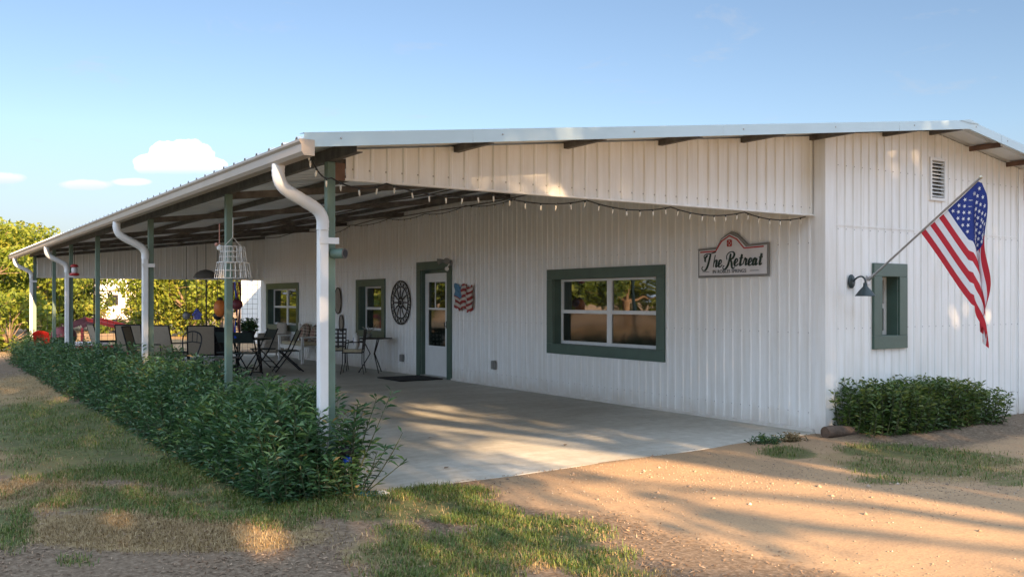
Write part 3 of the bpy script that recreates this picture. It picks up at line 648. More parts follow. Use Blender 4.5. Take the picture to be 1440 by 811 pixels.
# ------------------------------------------------------------------ planting
def stems_plant(name, label, cat, roots, hts, lean, nl, L, W, mat, group=None, spread=0.05, start=0.12, stem_r=0.004, up=0.35, stem_every=1, parent_loc=None):
    """many upright leafy stems: one mesh of leaves, one of stems"""
    t = thing(name, label, cat, parent_loc or (float(np.mean([r_[0] for r_ in roots])), float(np.mean([r_[1] for r_ in roots])), 0.0), 0, group)
    off = np.array(t.location)
    C, D, T_ = [], [], []; sm = MB()
    for q, (r_, h, ln) in enumerate(zip(roots, hts, lean)):
        r_ = np.array(r_); n = max(6, int(nl*h)); u = np.sort(rng.random(n))*(1-start)+start
        top = np.array([ln[0], ln[1], h]); bow = rng.normal(0, .03, 3); bow[2] = 0
        P = r_ + u[:, None]*top + (u*(1-u))[:, None]*bow*2
        az = np.arange(n)*2.4 + rng.random()*6.28
        d = np.stack([np.cos(az), np.sin(az), up + rng.normal(0, .25, n) + (u-.5)*.7], 1)
        C.append(P + unit(d)*(L*.5 + rng.random((n, 1))*spread)); D.append(d)
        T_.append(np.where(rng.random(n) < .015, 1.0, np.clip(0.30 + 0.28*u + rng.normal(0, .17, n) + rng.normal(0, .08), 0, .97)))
        if q % stem_every == 0:
            pts = [Vector(r_ + k*top + k*(1-k)*bow*2 - off) for k in (0, .35, .7, 1)]
            sm.tube(pts, [stem_r*1.3, stem_r, stem_r*.8, stem_r*.4], 4, cap=False)
    C, D, T_ = np.concatenate(C), np.concatenate(D), np.concatenate(T_)
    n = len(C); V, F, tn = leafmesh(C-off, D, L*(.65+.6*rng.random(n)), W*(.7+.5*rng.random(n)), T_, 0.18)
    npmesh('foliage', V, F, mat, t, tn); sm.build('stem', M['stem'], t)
    return t
def hh(y): return float(np.interp(y, [-.2, .6, 1.5, 3.0, 4, 7, 12, 19.5], [.64, .73, .69, .69, .82, .76, .67, .63]))
roots, hts, lean = [], [], []
y_ = -0.05
for k in range(1250):
    yy = 1.75 + 17.6*(random.random()**1.45); xx = random.uniform(-6.48, -5.86)
    if abs(xx+5.98) < .07 and min(abs(yy-p) for p in POSTS) < .09: continue
    roots.append((xx, yy, -0.04)); hts.append((hh(yy) + .09*math.sin(yy*2.1+1) + .05*math.sin(yy*5.3))*random.uniform(.68, 1.10)*(1-.25*max(0, (-6.28-xx)/.3)))
    lean.append(((xx+6.2)*.32 + random.gauss(0, .05), random.gauss(0, .06)))
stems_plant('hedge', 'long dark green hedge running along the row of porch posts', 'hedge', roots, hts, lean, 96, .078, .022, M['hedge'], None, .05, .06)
roots, hts, lean = [], [], []
for k in range(470):
    yy = random.uniform(-.20, 1.95); xx = random.uniform(-6.54, -5.90)
    if yy < .05 and random.random() < .35: continue
    if math.hypot(xx+5.98, yy-.15) < .10 or math.hypot(xx+6.06, yy-.1) < .09: continue
    roots.append((xx, yy, -0.04)); hts.append((hh(yy) + .03 + .04*math.sin(yy*4) + (random.uniform(0, .16) if random.random() < .06 else 0))*random.uniform(.6, 1.12)*(1-.22*max(0, (-6.28-xx)/.3)))
    lean.append(((xx+6.25)*.30 + random.gauss(0, .06), random.gauss(-.02, .07)))
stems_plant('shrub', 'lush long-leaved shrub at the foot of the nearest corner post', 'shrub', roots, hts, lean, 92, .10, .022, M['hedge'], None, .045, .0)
roots, hts, lean = [], [], []
for k in range(420):
    yy = 19*random.random()**1.8 - .25; xx = -6.52 + random.gauss(0, .05) if yy > .1 else random.uniform(-6.6, -5.8)
    roots.append((xx, yy, -.03)); hts.append(random.uniform(.14, .46)); lean.append((random.gauss(-.04, .06), random.gauss(0, .06)))
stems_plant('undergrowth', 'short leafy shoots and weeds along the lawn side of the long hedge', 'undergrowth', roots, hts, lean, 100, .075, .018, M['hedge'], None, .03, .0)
roots = [(-5.86+random.uniform(-.07, .05), -.06+random.uniform(-.06, .06), -.03) for _ in range(9)]
hts = [.84, .78, .72, .62, .50, .40, .30, .70, .36]; lean = [(.34, -.10), (.24, -.04), (.10, .02), (.02, -.05), (.30, -.12), (.20, -.16), (.32, -.2), (-.02, 0), (.1, -.1)]
stems_plant('leggy_plant', 'sparse leggy plant leaning over the slab beside the corner post', 'plant', roots, hts, lean, 34, .11, .024, M['hedge'], None, .01, .30, .006)
roots, hts, lean = [], [], []
for k in range(430):
    xx = random.uniform(.12, 2.62); yy = -random.uniform(.06, .62)*(1+.12*xx/2.5)
    roots.append((xx, yy, 0)); hts.append((.55 - .03*xx + .04*math.sin(xx*5) + .03*math.sin(xx*11))*random.uniform(.72, 1.12)*(1 if .25 < xx < 2.4 else .75))
    lean.append((random.gauss(0, .05), (yy+.3)*.25 + random.gauss(0, .04)))
stems_plant('hedge', 'low leafy hedge growing against the gable wall under the flag', 'hedge', roots, hts, lean, 78, .075, .026, M['hedge2'], None, .03, .05)

def crown_leaves(clumps, per, L, squash=.8, gaps=()):
    C, D, T_ = [], [], []
    for (c, r_) in clumps:
        n = int(per*r_**2); d = unit(rng.normal(size=(n, 3))); rad = r_*(rng.random(n)**.45)[:, None]
        p = d*rad*np.array([1, 1, squash]); C.append(np.array(c)+p)
        D.append(d*.6 + rng.normal(0, .6, (n, 3)) + np.array([0, 0, -.25]))
        T_.append(np.clip(.45 + rng.normal(0, .2, n) + rng.normal(0, .14), 0, 1))
    C, D, T_ = map(np.concatenate, (C, D, T_))
    for hx, hy, hz, hr in gaps:              # gaps in the leaves that let a sunbeam through
        dy = C[:, 1] + hy; k = ((C[:, 0]-hx-.139*dy)/1.0)**2 + (C[:, 2]-hz+.325*dy)**2 > hr**2; C, D, T_ = C[k], D[k], T_[k]
    n = len(C)
    return leafmesh(C, D, L*(.6+.8*rng.random(n)), L*.55*(.6+.8*rng.random(n)), T_)
def tree_parts(t, h, th, tr, clumps, per, L, mat, seed=0, bark=None, gaps=()):
    rd = random.Random(seed)
    mb = MB(); top = Vector((rd.uniform(-.3, .3), rd.uniform(-.3, .3), th))
    mb.tube([(0, 0, -.15), (0.02, 0, .1), top*.5 + Vector((rd.uniform(-.1, .1), 0, 0)), top], [tr*1.5, tr*1.1, tr*.9, tr*.75], 9)
    for c, r_ in clumps:
        c = Vector(c)
        if rd.random() < .75:
            m_ = top.lerp(c, .5) + Vector((rd.uniform(-.2, .2), rd.uniform(-.2, .2), rd.uniform(0, .3)))
            mb.tube([top*.92, m_, c], [tr*.45, tr*.26, tr*.08], 6)
            for q in range(3):
                e = c + Vector((rd.gauss(0, 1), rd.gauss(0, 1), rd.gauss(0, .7)))*r_*.55
                mb.tube([m_.lerp(c, .5), e], [tr*.14, tr*.04], 4, cap=False)
    mb.build('trunk', bark or M['bark'], t)
    V, F, tn = crown_leaves(clumps, per, L, .8, gaps); npmesh('crown', V, F, mat, t, tn)
    return t
def tree(label, loc, h, w_, mat, per=220, L=.22, seed=0, low=.28, nclump=22, group='trees behind the porch'):
    rd = random.Random(seed); t = thing('tree', label, 'tree', loc, 0, group); cl = []
    for k in range(nclump):
        zz = rd.uniform(low, .93); rr = w_*(1-.75*abs((zz-.55)/.5)**2.2)*math.sqrt(rd.random()); a = rd.uniform(0, 6.28)
        cl.append(((rr*math.cos(a), rr*math.sin(a), zz*h), rd.uniform(.16, .27)*min(h, w_*2)))
    return tree_parts(t, h, h*low*1.1, .035*h, cl, per, L, mat, seed)

# the big oaks behind the photographer: they shade the house and show in the window glass
def shade_oak(label, x0, x1, yc, hlo, hhi, n, seed, depth=5.0, trunk=(0, 0), rr_=(1.0, 1.7), per=150, holes=(), low=()):
    rd = random.Random(seed); bx = (x0+x1)/2 + trunk[0]
    t = thing('oak_tree', label, 'tree', (bx, yc+trunk[1], -.03)); cl = []; q = 0
    while len(cl) < n and q < 4000:
        q += 1; xx, zz = rd.uniform(x0, x1), rd.uniform(0, 1); lo = hlo(xx) if callable(hlo) else hlo
        zz = lo + (hhi-lo)*zz; yy = yc + rd.uniform(-depth/2, depth/2)
        r_ = rd.uniform(*rr_)
        if zz - r_*.75 < lo: continue
        cl.append(((xx-bx, yy-yc-trunk[1], zz), r_))
    cl += [((a-bx, b_-yc-trunk[1], c), d) for a, b_, c, d in low]
    return tree_parts(t, hhi, min(4.2, hhi*.4), .30, cl, per, .23, M['oak'], seed, None, [(hx-bx, trunk[1], hz, hr) for hx, hz, hr in holes])
TY = -18.0
shade_oak('broad live oak standing behind the photographer, in line with the lawn', -19, -7.2, TY, lambda x: 2.2, 12.8, 125, 21, per=220, holes=((-10.7, 6.4, .30), (-9.27, 5.6, .17), (-9.9, 6.2, .14), (-12, 8.0, .2)))
shade_oak('tall live oak standing behind the photographer, high over the driveway', -8.4, -4.2, TY, lambda x: 5.55, 12.8, 34, 22, trunk=(3.4, -2.5), per=190, rr_=(.7, 1.5), low=((-7.6, -18, 4.9, .5), (-6.9, -17, 3.9, .32), (-5.6, -19, 4.55, .42), (-4.9, -17.5, 3.6, .3), (-6.2, -18, 5.2, .5)))
shade_oak('spreading live oak standing behind the photographer, in line with the gable', -4.6, 8.5, TY, lambda x: 4.4 if x < -4 else 2.6, 12.8, 165, 23, per=300)

# sunlit trees beyond the porch
bgd = [('rounded yellow-green tree left of the porch roof end', 2, 37, 4.5, 2.6, 'yellow_oak'), ('leafy tree at the left edge of the photo', -75, 33, 4.2, 2.6, 'yellow_oak'),
       ('bushy tree seen just left of the last porch post', 42, 44, 4.4, 2.6, 'oak'), ('dark leafy tree seen between the two farthest porch posts', 85, 46, 4.2, 2.5, 'oak'),
       ('tree whose crown shows right of the grill', 96, 50, 4.3, 1.5, 'oak'), ('low bushy tree in front of the distant white house', 160, 44, 1.5, 2.0, 'yellow_oak'),
       ('leafy tree seen right of the far downspout', 252, 48, 5.0, 1.8, 'yellow_oak'), ('leaning tree with a pale trunk seen between the sling chairs', 272, 40, 4.8, 2.5, 'yellow_oak'),
       ('leafy tree seen behind the orange lantern', 308, 50, 5.2, 2.5, 'oak'), ('low bushy tree right of the distant white house', 212, 52, 1.9, 1.5, 'oak'),
       ('shrubby low tree beside the lawn at the left edge', 12, 28, 1.7, 1.8, 'yellow_oak'), ('tall tree outside the left of the photo', -260, 34, 6.5, 3.2, 'oak'), ('taller tree outside the left of the photo', -480, 30, 7.5, 3.6, 'oak'), ('broad tree far outside the left of the photo', -665, 26, 6.6, 3.0, 'oak'), ('broad oak farthest outside the left of the photo', -1230, 25, 7.0, 3.4, 'oak')]
for k, (lb, px, Z, h, w2, mt_) in enumerate(bgd):
    p = atd(px, 422, Z); p.z = -.03
    tree(lb, p, h, w2, M[mt_], 620 if px > -200 else 300, .19 if px > -200 else .34, 40+k, .2 if h > 3 else .15)

# turf, dead grass, leaf litter and pebbles
def scatter(n, box, fn, seed):
    r = np.random.default_rng(seed); x = r.uniform(box[0], box[1], n); y = r.uniform(box[2], box[3], n)
    px, py, Z = project(np.stack([x, y, np.zeros_like(x)], 1))
    ok = (Z > 2.5) & (px > -800) & (px < 1560) & (py < 1000)
    x, y, Z = x[ok], y[ok], Z[ok]; p = fn(x, y); p = p*np.clip(1.25-Z/38, .25, 1); k = r.random(len(x)) < p
    x, y = x[k], y[k]; return np.stack([x, y, gheight(x, y)], 1), r
def notbuilt(x, y): return ~((x > -6.1) & (y > -.18 + .05*(x+6.1))) 
def tuft(x, y): return np.clip((vnoise(x, y, 2.3, 31)*.6 + vnoise(x, y, 7, 32)*.4 - .30)*3.2, 0, 1)
def blades(name, pts, r, hmin, hmax, wd, mat, flat=0.35):
    n = len(pts); h = r.uniform(hmin, hmax, n); az = r.uniform(0, 6.28, n); ln = r.uniform(.1, 1.0, n)*flat*h*1.6
    d = np.stack([np.cos(az), np.sin(az)], 1); s_ = np.stack([-d[:, 1], d[:, 0]], 1)*wd*.5*r.uniform(.7, 1.4, n)[:, None]
    z = np.zeros(n)
    def P(xy, zz): return np.concatenate([xy, zz[:, None]], 1)
    b0 = P(pts[:, :2]-s_, pts[:, 2]-.004); b1 = P(pts[:, :2]+s_, pts[:, 2]-.004)
    m = pts[:, :2]+d*(ln*.3)[:, None]; m0 = P(m-s_*.75, pts[:, 2]+h*.55); m1 = P(m+s_*.75, pts[:, 2]+h*.55)
    t = P(pts[:, :2]+d*ln[:, None], pts[:, 2]+h*np.clip(1-ln/h*.3, .4, 1))
    V = np.stack([b0, b1, m1, m0, t], 1).reshape(-1, 3); i = np.arange(n)*5
    F = np.concatenate([np.stack([i, i+1, i+2], 1), np.stack([i, i+2, i+3], 1), np.stack([i+3, i+2, i+4], 1)])
    return tag(npmesh(name, V, F, mat, None, np.repeat(np.clip(.5+r.normal(0, .22, n), 0, 1), 5)), kind='stuff')
fg = lambda x, y: cover(x, y)[0]**1.2*tuft(x, y)*notbuilt(x, y)
fd = lambda x, y: np.maximum(cover(x, y)[1]*.8, cover(x, y)[0]*.35)*np.clip(tuft(x, y)+.25, 0, 1)*notbuilt(x, y)
pa, r = scatter(700000, (-15, 5, -5.2, 14), fg, 51); pb_, r = scatter(420000, (-11, -3, -5, 2.5), fg, 57)
blades('grass', np.concatenate([pa, pb_]), r, .018, .060, .0055, M['grass'], .75)
pa, r = scatter(620000, (-15, 5, -5.2, 16), fd, 52); pb_, r = scatter(420000, (-11, -3, -5, 2.5), fd, 58)
blades('dry_grass', np.concatenate([pa, pb_]), r, .010, .042, .005, M['dry_grass'], 1.0)
fl_ = lambda x, y: (1-cover(x, y)[2]*.95)*(1-cover(x, y)[0]*.8)*np.clip(vnoise(x, y, 1.9, 77)*1.5-.2, .12, 1)*.6*notbuilt(x, y)
pa, r = scatter(60000, (-15, 5, -5.2, 16), fl_, 53); pb_, r = scatter(90000, (-10.5, -4, -5.2, 1.5), fl_, 59); pts = np.concatenate([pa, pb_])
n = len(pts); D = np.stack([r.normal(size=n), r.normal(size=n), r.normal(0, .25, n)], 1)
Vv, Ff, tn = leafmesh(pts+np.array([0, 0, .006]), D, r.uniform(.012, .050, n), r.uniform(.003, .015, n), np.clip(.5+r.normal(0, .25, n), 0, 1), 0, np.stack([r.normal(0, .3, n), r.normal(0, .3, n), np.ones(n)], 1))
tag(npmesh('leaf_litter', Vv, Ff, M['litter'], None, tn), kind='stuff')
pts, r = scatter(26000, (-6.5, 5, -5.2, 0.2), lambda x, y: cover(x, y)[2]*np.clip(vnoise(x, y, .8, 71)*1.6-.35, .08, 1)*notbuilt(x, y), 54)
n = len(pts); s_ = (r.uniform(.003, .0085, n)*(1+2.2*(r.random(n) > .985)))[:, None]
oct_ = np.array([[1, 0, 0], [0, 1, 0], [-1, 0, 0], [0, -1, 0], [0, 0, .8], [0, 0, -.6]], float)
Vv = (pts[:, None, :] + np.array([0, 0, .002]) + oct_[None]*s_[:, None, :]*r.uniform(.7, 1.3, (n, 6, 1))).reshape(-1, 3)
i = (np.arange(n)*6)[:, None, None]; tri = np.array([[0, 1, 4], [1, 2, 4], [2, 3, 4], [3, 0, 4], [1, 0, 5], [2, 1, 5], [3, 2, 5], [0, 3, 5]])[None]
tag(npmesh('gravel', Vv, (i+tri).reshape(-1, 3), M['gravel'], None, np.repeat(np.clip(.45+r.normal(0, .25, n), 0, 1), 6)), kind='stuff')

# ------------------------------------------------------------------ things fixed to the walls and posts
# the sign by the corner
t = thing('wall_sign', 'arched white sign reading The Retreat on the patio wall', 'sign', (-0.016, 1.99, 1.824))
SG = lambda a, d_, b_: (-d_, -a, b_)           # a to the right, d out of the wall, b up
mb = MB(); outer = [(0, 0), (1.2, 0), (1.2, .415), (.86, .405), (.75, .50), (.69, .545), (.585, .585), (.50, .545), (.41, .50), (.33, .39), (0, .385)]
mb.prism(outer, 0, .022, SG); mb.build('backing_board', M['grey'], t, 0.003)
inner = [(.03, .03), (1.17, .03), (1.17, .385), (.835, .375), (.70, .495), (.565, .548), (.425, .485), (.335, .362), (.03, .355)]
mb = MB(); mb.prism(inner, .0225, .030, SG); mb.build('face_board', paint('sign_face', (0.74, 0.73, 0.75), 0.6, 0, 0.08, 6), t)
def ribbon(mb, pts, w_, d_=.034, calli=False):
    P = [Vector((a, b_)) for a, b_ in pts]; L_, R_ = [], []
    for k in range(len(P)):
        tt = P[min(k+1, len(P)-1)] - P[max(k-1, 0)]; tt = tt.normalized() if tt.length > 1e-9 else Vector((1, 0))
        ww = w_*(0.5 + 0.8*max(0, -tt.y*.9 - tt.x*.15)) if calli else w_
        nn = Vector((-tt.y, tt.x))*ww/2; L_.append(P[k]+nn); R_.append(P[k]-nn)
    n = len(P); vs = [SG(p.x, d_, p.y) for p in L_] + [SG(p.x, d_, p.y) for p in R_] + [SG(p.x, d_-.004, p.y) for p in L_] + [SG(p.x, d_-.004, p.y) for p in R_]
    fs = []
    for k in range(n-1): fs += [(k, k+1, n+k+1, n+k), (2*n+k, k, n+k, 3*n+k), (k, 2*n+k, 2*n+k+1, k+1), (n+k, n+k+1, 3*n+k+1, 3*n+k)]
    mb.add(vs, fs)
mb = MB(); rl = [(.05, .335), (.327, .340), (.427, .463), (.565, .528), (.69, .475), (.81, .358), (1.13, .366)]
ribbon(mb, rl, .018); mb.build('roof_line', M['red'], t)
mb = MB(); STK2 = [0]
for q in ([(.53, .395), (.60, .395)], [(.53, .47), (.60, .47)], [(.53, .395), (.53, .47)], [(.60, .395), (.60, .47)], [(.53, .395), (.60, .47)], [(.53, .47), (.60, .395)]): STK2[0] += 1; ribbon(mb, q, .014, .0335+.0005*STK2[0])
mb.build('barn_window_emblem', M['red'], t)
def cr2(pts, n=7):
    return [(v.x, v.y) for v in smooth_path([(a, b_, 0) for a, b_ in pts], n)]
SL = 0.20; STK = [0]
def script(mb, strokes, x0, y0, sx, sy, w_):
    for st_ in strokes:
        q = [(x0 + (a + b_*SL)*sx, y0 + b_*sy) for a, b_ in cr2(st_)]
        STK[0] += 1; ribbon(mb, q, w_, .0335+.00035*STK[0], True)
GT = [[(-.05, 1.06), (.4, 1.07), (1.0, 1.16)], [(-.25, .72), (-.30, .92), (-.05, 1.05), (.35, 1.06), (1.02, 1.20)], [(.42, 1.02), (.36, .6), (.26, .1), (.05, -.22), (-.25, -.22), (-.38, -.05), (-.25, .08)], [(.10, .95), (-.12, .75), (-.10, .5), (.02, .45)]]
Gh = [[(0, 0), (.0, .5), (.05, .95)], [(.0, .25), (.15, .52), (.30, .50), (.30, .25), (.30, .05), (.38, .0), (.5, .12)]]
Ge = [[(-.05, .12), (.12, .22), (.28, .36), (.22, .52), (.06, .48), (-.02, .24), (.06, .02), (.22, .0), (.42, .16)]]
GR = [[(.30, .95), (.24, .5), (.14, .05), (-.08, -.22), (-.32, -.2), (-.36, -.02), (-.22, .04)], [(-.05, .5), (-.12, .8), (.12, 1.04), (.48, 1.08), (.70, .90), (.60, .62), (.32, .52)], [(.34, .53), (.52, .25), (.62, -.08), (.80, -.20), (.92, -.08)]]
Gt = [[(.12, .85), (.08, .5), (.05, .12), (.12, .0), (.3, .12)], [(-.10, .56), (.30, .60)]]
Gr = [[(-.02, .1), (.08, .5), (.12, .56), (.16, .46), (.28, .48), (.27, .2), (.30, .02), (.46, .12)]]
Ga = [[(.30, .46), (.14, .52), (.0, .3), (.02, .04), (.14, .02), (.28, .25), (.32, .5)], [(.32, .5), (.28, .12), (.36, .0), (.5, .14)]]
mb = MB(); sy = .165; sx = .155; y0 = .135; lw = .025
for gph, xx in ((GT, .140), (Gh, .285), (Ge, .375)): script(mb, gph, xx, y0, sx, sy, lw)
for gph, xx in ((GR, .515), (Ge, .650), (Gt, .735), (Gr, .795), (Ge, .885), (Ga, .955), (Gt, 1.055)): script(mb, gph, xx, y0+.006, sx, sy, lw)
mb.build('script_lettering', paint('sign_lettering_green', (0.012, 0.035, 0.025), 0.6, 0, 0.1, 5), t)
fc = bpy.data.curves.new('small_lettering', 'FONT'); fc.body = 'IN ROBLES SPRINGS'; fc.size = .062; fc.align_x = 'CENTER'; fc.extrude = .002; fc.space_character = 1.05
fo = bpy.data.objects.new('small_lettering', fc); COL.objects.link(fo); fo.parent = t
ml_ = Matrix(((0, 0, -1, -.0335), (-1, 0, 0, -.56), (0, 1, 0, .055), (0, 0, 0, 1)))
bpy.context.view_layer.update(); lm = bpy.data.meshes.new_from_object(fo.evaluated_get(bpy.context.evaluated_depsgraph_get())); bpy.data.objects.remove(fo); bpy.data.curves.remove(fc); lm.materials.clear(); lm.materials.append(M['lampmetal'])
fo = bpy.data.objects.new('small_lettering', lm); COL.objects.link(fo); fo.parent = t; fo.matrix_local = ml_
mb = MB(); ribbon(mb, [(.09, .075), (.215, .075)], .006); mb.build('lettering_rule', M['lampmetal'], t)
mb = MB(); ribbon(mb, [(.905, .075), (1.05, .075)], .006); mb.build('lettering_rule', M['lampmetal'], t)

# barn lamp on the gable
t = thing('wall_lamp', 'dark gooseneck barn lamp on the gable wall left of the flagpole', 'lamp', (0.45, -0.016, 1.72))
mb = MB(); mb.lathe([(.055, 0), (.055, .015), (.045, .028), (.02, .034)], (0, 0, .03), 20, 0, Matrix.Rotation(R(90), 4, 'X') @ Matrix.Diagonal((1, 1.5, 1, 1))); mb.build('wall_plate', M['lampmetal'], t)
mb = MB(); mb.tube(smooth_path([(0, -.03, .03), (.0, -.09, .075), (0, -.15, .085), (0, -.19, .05), (0, -.195, .0)], 5), .010, 8); mb.build('gooseneck', M['lampmetal'], t)
mb = MB(); mb.lathe([(.022, .01), (.026, -.03), (.034, -.04), (.075, -.085), (.112, -.135), (.116, -.143), (.108, -.137), (.070, -.09), (.03, -.05)], (0, -.195, 0), 24); mb.build('shade', M['lampmetal'], t)
mb = MB(); mb.ball((0, -.195, -.09), .026, 10); mb.build('bulb', M['bulb'], t)

# flagpole and flag
PB = Vector((0.78, -0.02, 1.775)); PD = Vector((0, -0.79, 0.613)).normalized(); PL = 1.73
t = thing('flagpole', 'steel flagpole angled out from a bracket on the gable wall', 'flagpole', PB)
mb = MB(); mb.box((-.03, .0, -.06), (.03, .012, .05)); mb.tube([Vector((0, 0, 0)), PD*.11], .019, 10); mb.build('bracket', M['galv'], t)
mb = MB(); mb.tube([PD*.03, PD*PL], .0125, 10); mb.build('pole', M['galv'], t)
mb = MB(); mb.ball(PD*(PL+.012), .021, 10); mb.build('finial', M['gold'], t)
u0, u1 = .50*PL, .985*PL; HO = u1-u0; FLY = 1.50; QF = (u1*0.79)*0.955
def flag_pt(u, wv):
    """u along the hoist (0 near the wall, 1 at the tip), wv metres along the fly"""
    p = PB + PD*(u0+HO*u) + Vector((0, 0, -.016)); q0 = -(p.y-PB.y)
    qf = QF - .03*math.sin(u*3.0); dirx = Vector((0, -.60, -.80))
    run = max(0.0, (qf-q0)/.60); bend = .10
    a = wv if wv < run else run
    pos = p + dirx*a; sag = .05*math.sin(math.pi*min(1, a/max(run, .2)))*(1-u)
    pos += Vector((.02*math.sin(a*5+u*3), 0, -sag*.4))
    if wv > run:
        h = wv-run
        A = float(np.interp(u, [0, .3, .6, 1], [.17, .16, .12, .05])); pw = float(np.interp(u, [0, .35], [2.6, 1.0]))
        lat = A*(1-math.exp(-(h/.30)**pw))
        rip = .026*math.sin(h*9 + u*9)*min(1, h/.12)
        pos += Vector((lat + rip*.5, -.04*(1-math.exp(-h/.2)) + .035*math.cos(h*7+u*8)*min(1, h/.15) - .035, -h*.955))
    return pos
red = paint('flag_red', (0.52, 0.02, 0.035), .75, 0, .06, 30); whi = paint('flag_white', (0.78, 0.78, 0.80), .75, 0, .04, 30); blu = paint('flag_blue', (0.018, 0.04, 0.23), .75, 0, .08, 30)
NU, NW = 39, 60; vs = [flag_pt(i/NU, FLY*j/NW) for i in range(NU+1) for j in range(NW+1)]; mb = MB()
for i in range(NU):
    for j in range(NW):
        stripe = i*13//NU; canton = stripe >= 6 and j < NW*.4
        b_ = i*(NW+1)+j
        mb.f.append((b_, b_+NW+1, b_+NW+2, b_+1)); mb.m.append(2 if canton else (0 if stripe % 2 == 0 else 1)); mb.sm.append(True)
mb.v = [tuple(v) for v in vs]
for row in range(9):
    for c_ in range(6 if row % 2 == 0 else 5):
        uu = 6/13 + 7/13*(1 - (row+1)/10); ww = FLY*.4*((2*c_+1 if row % 2 == 0 else 2*c_+2)/12)
        for sgn in (1, -1):
            c = flag_pt(uu, ww); e1 = (flag_pt(uu+.01, ww)-c).normalized(); e2 = (flag_pt(uu, ww+.01)-c).normalized(); nn = e1.cross(e2).normalized()*.0055*sgn
            st_ = [c+nn + (e1*math.cos(k*math.pi/5)+e2*math.sin(k*math.pi/5))*(.024 if k % 2 == 0 else .0105) for k in range(10)]
            mb.add([c+nn]+st_, [(0, 1+k, 1+(k+1) % 10) for k in range(10)], 1)
fl = mb.build('flag', [red, whi, blu]); tag(fl, 'American flag hanging in folds from the angled steel pole', 'flag')

# round iron medallion
t = thing('wall_medallion', 'round openwork iron medallion on the wall left of the door', 'wall ornament', (-0.035, 10.72, 1.48))
def ring(mb, r_, rad, n=40, c=(0, 0)): mb.tube([(0, c[0]+r_*math.cos(2*math.pi*k/n), c[1]+r_*math.sin(2*math.pi*k/n)) for k in range(n)], rad, 5, 0, True)
mb = MB(); ring(mb, .455, .014); ring(mb, .33, .010); mb.build('rim', M['iron'], t)
mb = MB()
for k in range(18):
    a = 2*math.pi*k/18; ring(mb, .052, .009, 12, (.393*math.cos(a), .393*math.sin(a)))
mb.build('scrollwork', M['iron'], t)
mb = MB()
for k in range(12):
    a = 2*math.pi*k/12; b_ = a+math.pi/12
    mb.tube([(0, .07*math.cos(a), .07*math.sin(a)), (-.012, .2*math.cos(a-.07), .2*math.sin(a-.07)), (0, .33*math.cos(a), .33*math.sin(a))], .008, 5)
    mb.tube([(0, .07*math.cos(a), .07*math.sin(a)), (-.008, .2*math.cos(a+.07), .2*math.sin(a+.07)), (0, .33*math.cos(a), .33*math.sin(a))], .008, 5)
ring(mb, .11, .012, 20); mb.ball((-.01, 0, 0), .05, 10, 0, (.4, 1, 1)); mb.build('rosette', M['iron'], t)

# twin-head security light over the door corner
t = thing('floodlight', 'grey twin-head security floodlight above the right corner of the door', 'floodlight', (-0.018, 8.62, 2.24))
mb = MB(); mb.lathe([(.055, 0), (.055, .02), (.03, .035)], (0, 0, 0), 16, 0, Matrix.Rotation(R(-90), 4, 'Y')); mb.build('base_plate', M['grey'], t)
for sgn in (1, -1):
    mb = MB(); mb.tube([(-.03, 0, .0), (-.08, .05*sgn, .03), (-.10, .09*sgn, .05)], .012, 6)
    mb.tube([(-.09, .085*sgn, .04), (-.13, .12*sgn, .05), (-.19, .17*sgn, .03)], [.03, .035, .062], 12); mb.build('lamp_head', M['grey'], t)
mb = MB(); mb.tube([(-.03, 0, -.01), (-.08, 0, -.08)], .012, 6); mb.ball((-.09, 0, -.11), .042, 10); mb.build('sensor', M['white'], t)

# crumpled metal flag plaque
t = thing('flag_plaque', 'small wavy metal American flag plaque on the wall right of the door', 'wall ornament', (-0.03, 8.07, 1.59))
mb = MB(); nx_, nz_ = 26, 26
def plq(i, k):
    a = -.34 + .68*i/nx_; z = -.235 + .47*k/nz_; return (-.025 - .03*math.sin(i*.75) - .012*math.sin(k*.6+i*.2), -a, z + .035*math.sin(i*.55+.5) - .03*(i/nx_))
vs = [plq(i, k) for i in range(nx_+1) for k in range(nz_+1)]; b0 = len(mb.v); mb.v = vs
for i in range(nx_):
    for k in range(nz_):
        if (i in (0, nx_-1) or k in (0, nz_-1)) and (i*7+k*5) % 4 == 0: continue
        mb.f.append((i*(nz_+1)+k, (i+1)*(nz_+1)+k, (i+1)*(nz_+1)+k+1, i*(nz_+1)+k+1)); mb.m.append(2 if (i < nx_*.4 and k >= nz_*.5) else ((k*9//nz_) % 2)); mb.sm.append(True)
mb.build('rusted_sheet', [paint('plaque_red', (.30, .035, .03), .5, .2, .3, 20), paint('plaque_cream', (.55, .50, .44), .5, .2, .2, 20), paint('plaque_blue', (.10, .24, .38), .5, .2, .3, 20)], t)
for yy, zz, lb in ((10.66, .32, 'grey outlet box on the wall between medallion and door'), (7.05, .38, 'grey outlet box on the wall below the metal flag plaque')):
    t = thing('outlet_box', lb, 'outlet', (-.016, yy, zz))
    mb = MB(); mb.box((-.05, -.055, -.075), (0, .055, .075)); mb.build('box', M['grey'], t, .006)
    mb = MB(); mb.box((-.058, -.045, -.065), (-.051, .045, .065)); mb.build('cover', M['grey'], t, .003)
tag(MB().box((-1.02, 8.78, 0.002), (-.10, 9.78, 0.022)).build('doormat', paint('black_rubber_mat', (.022, .02, .02), .9, 0, .3, 40, .5, 90), None, .006), 'dark rubber doormat on the patio in front of the door', 'doormat')
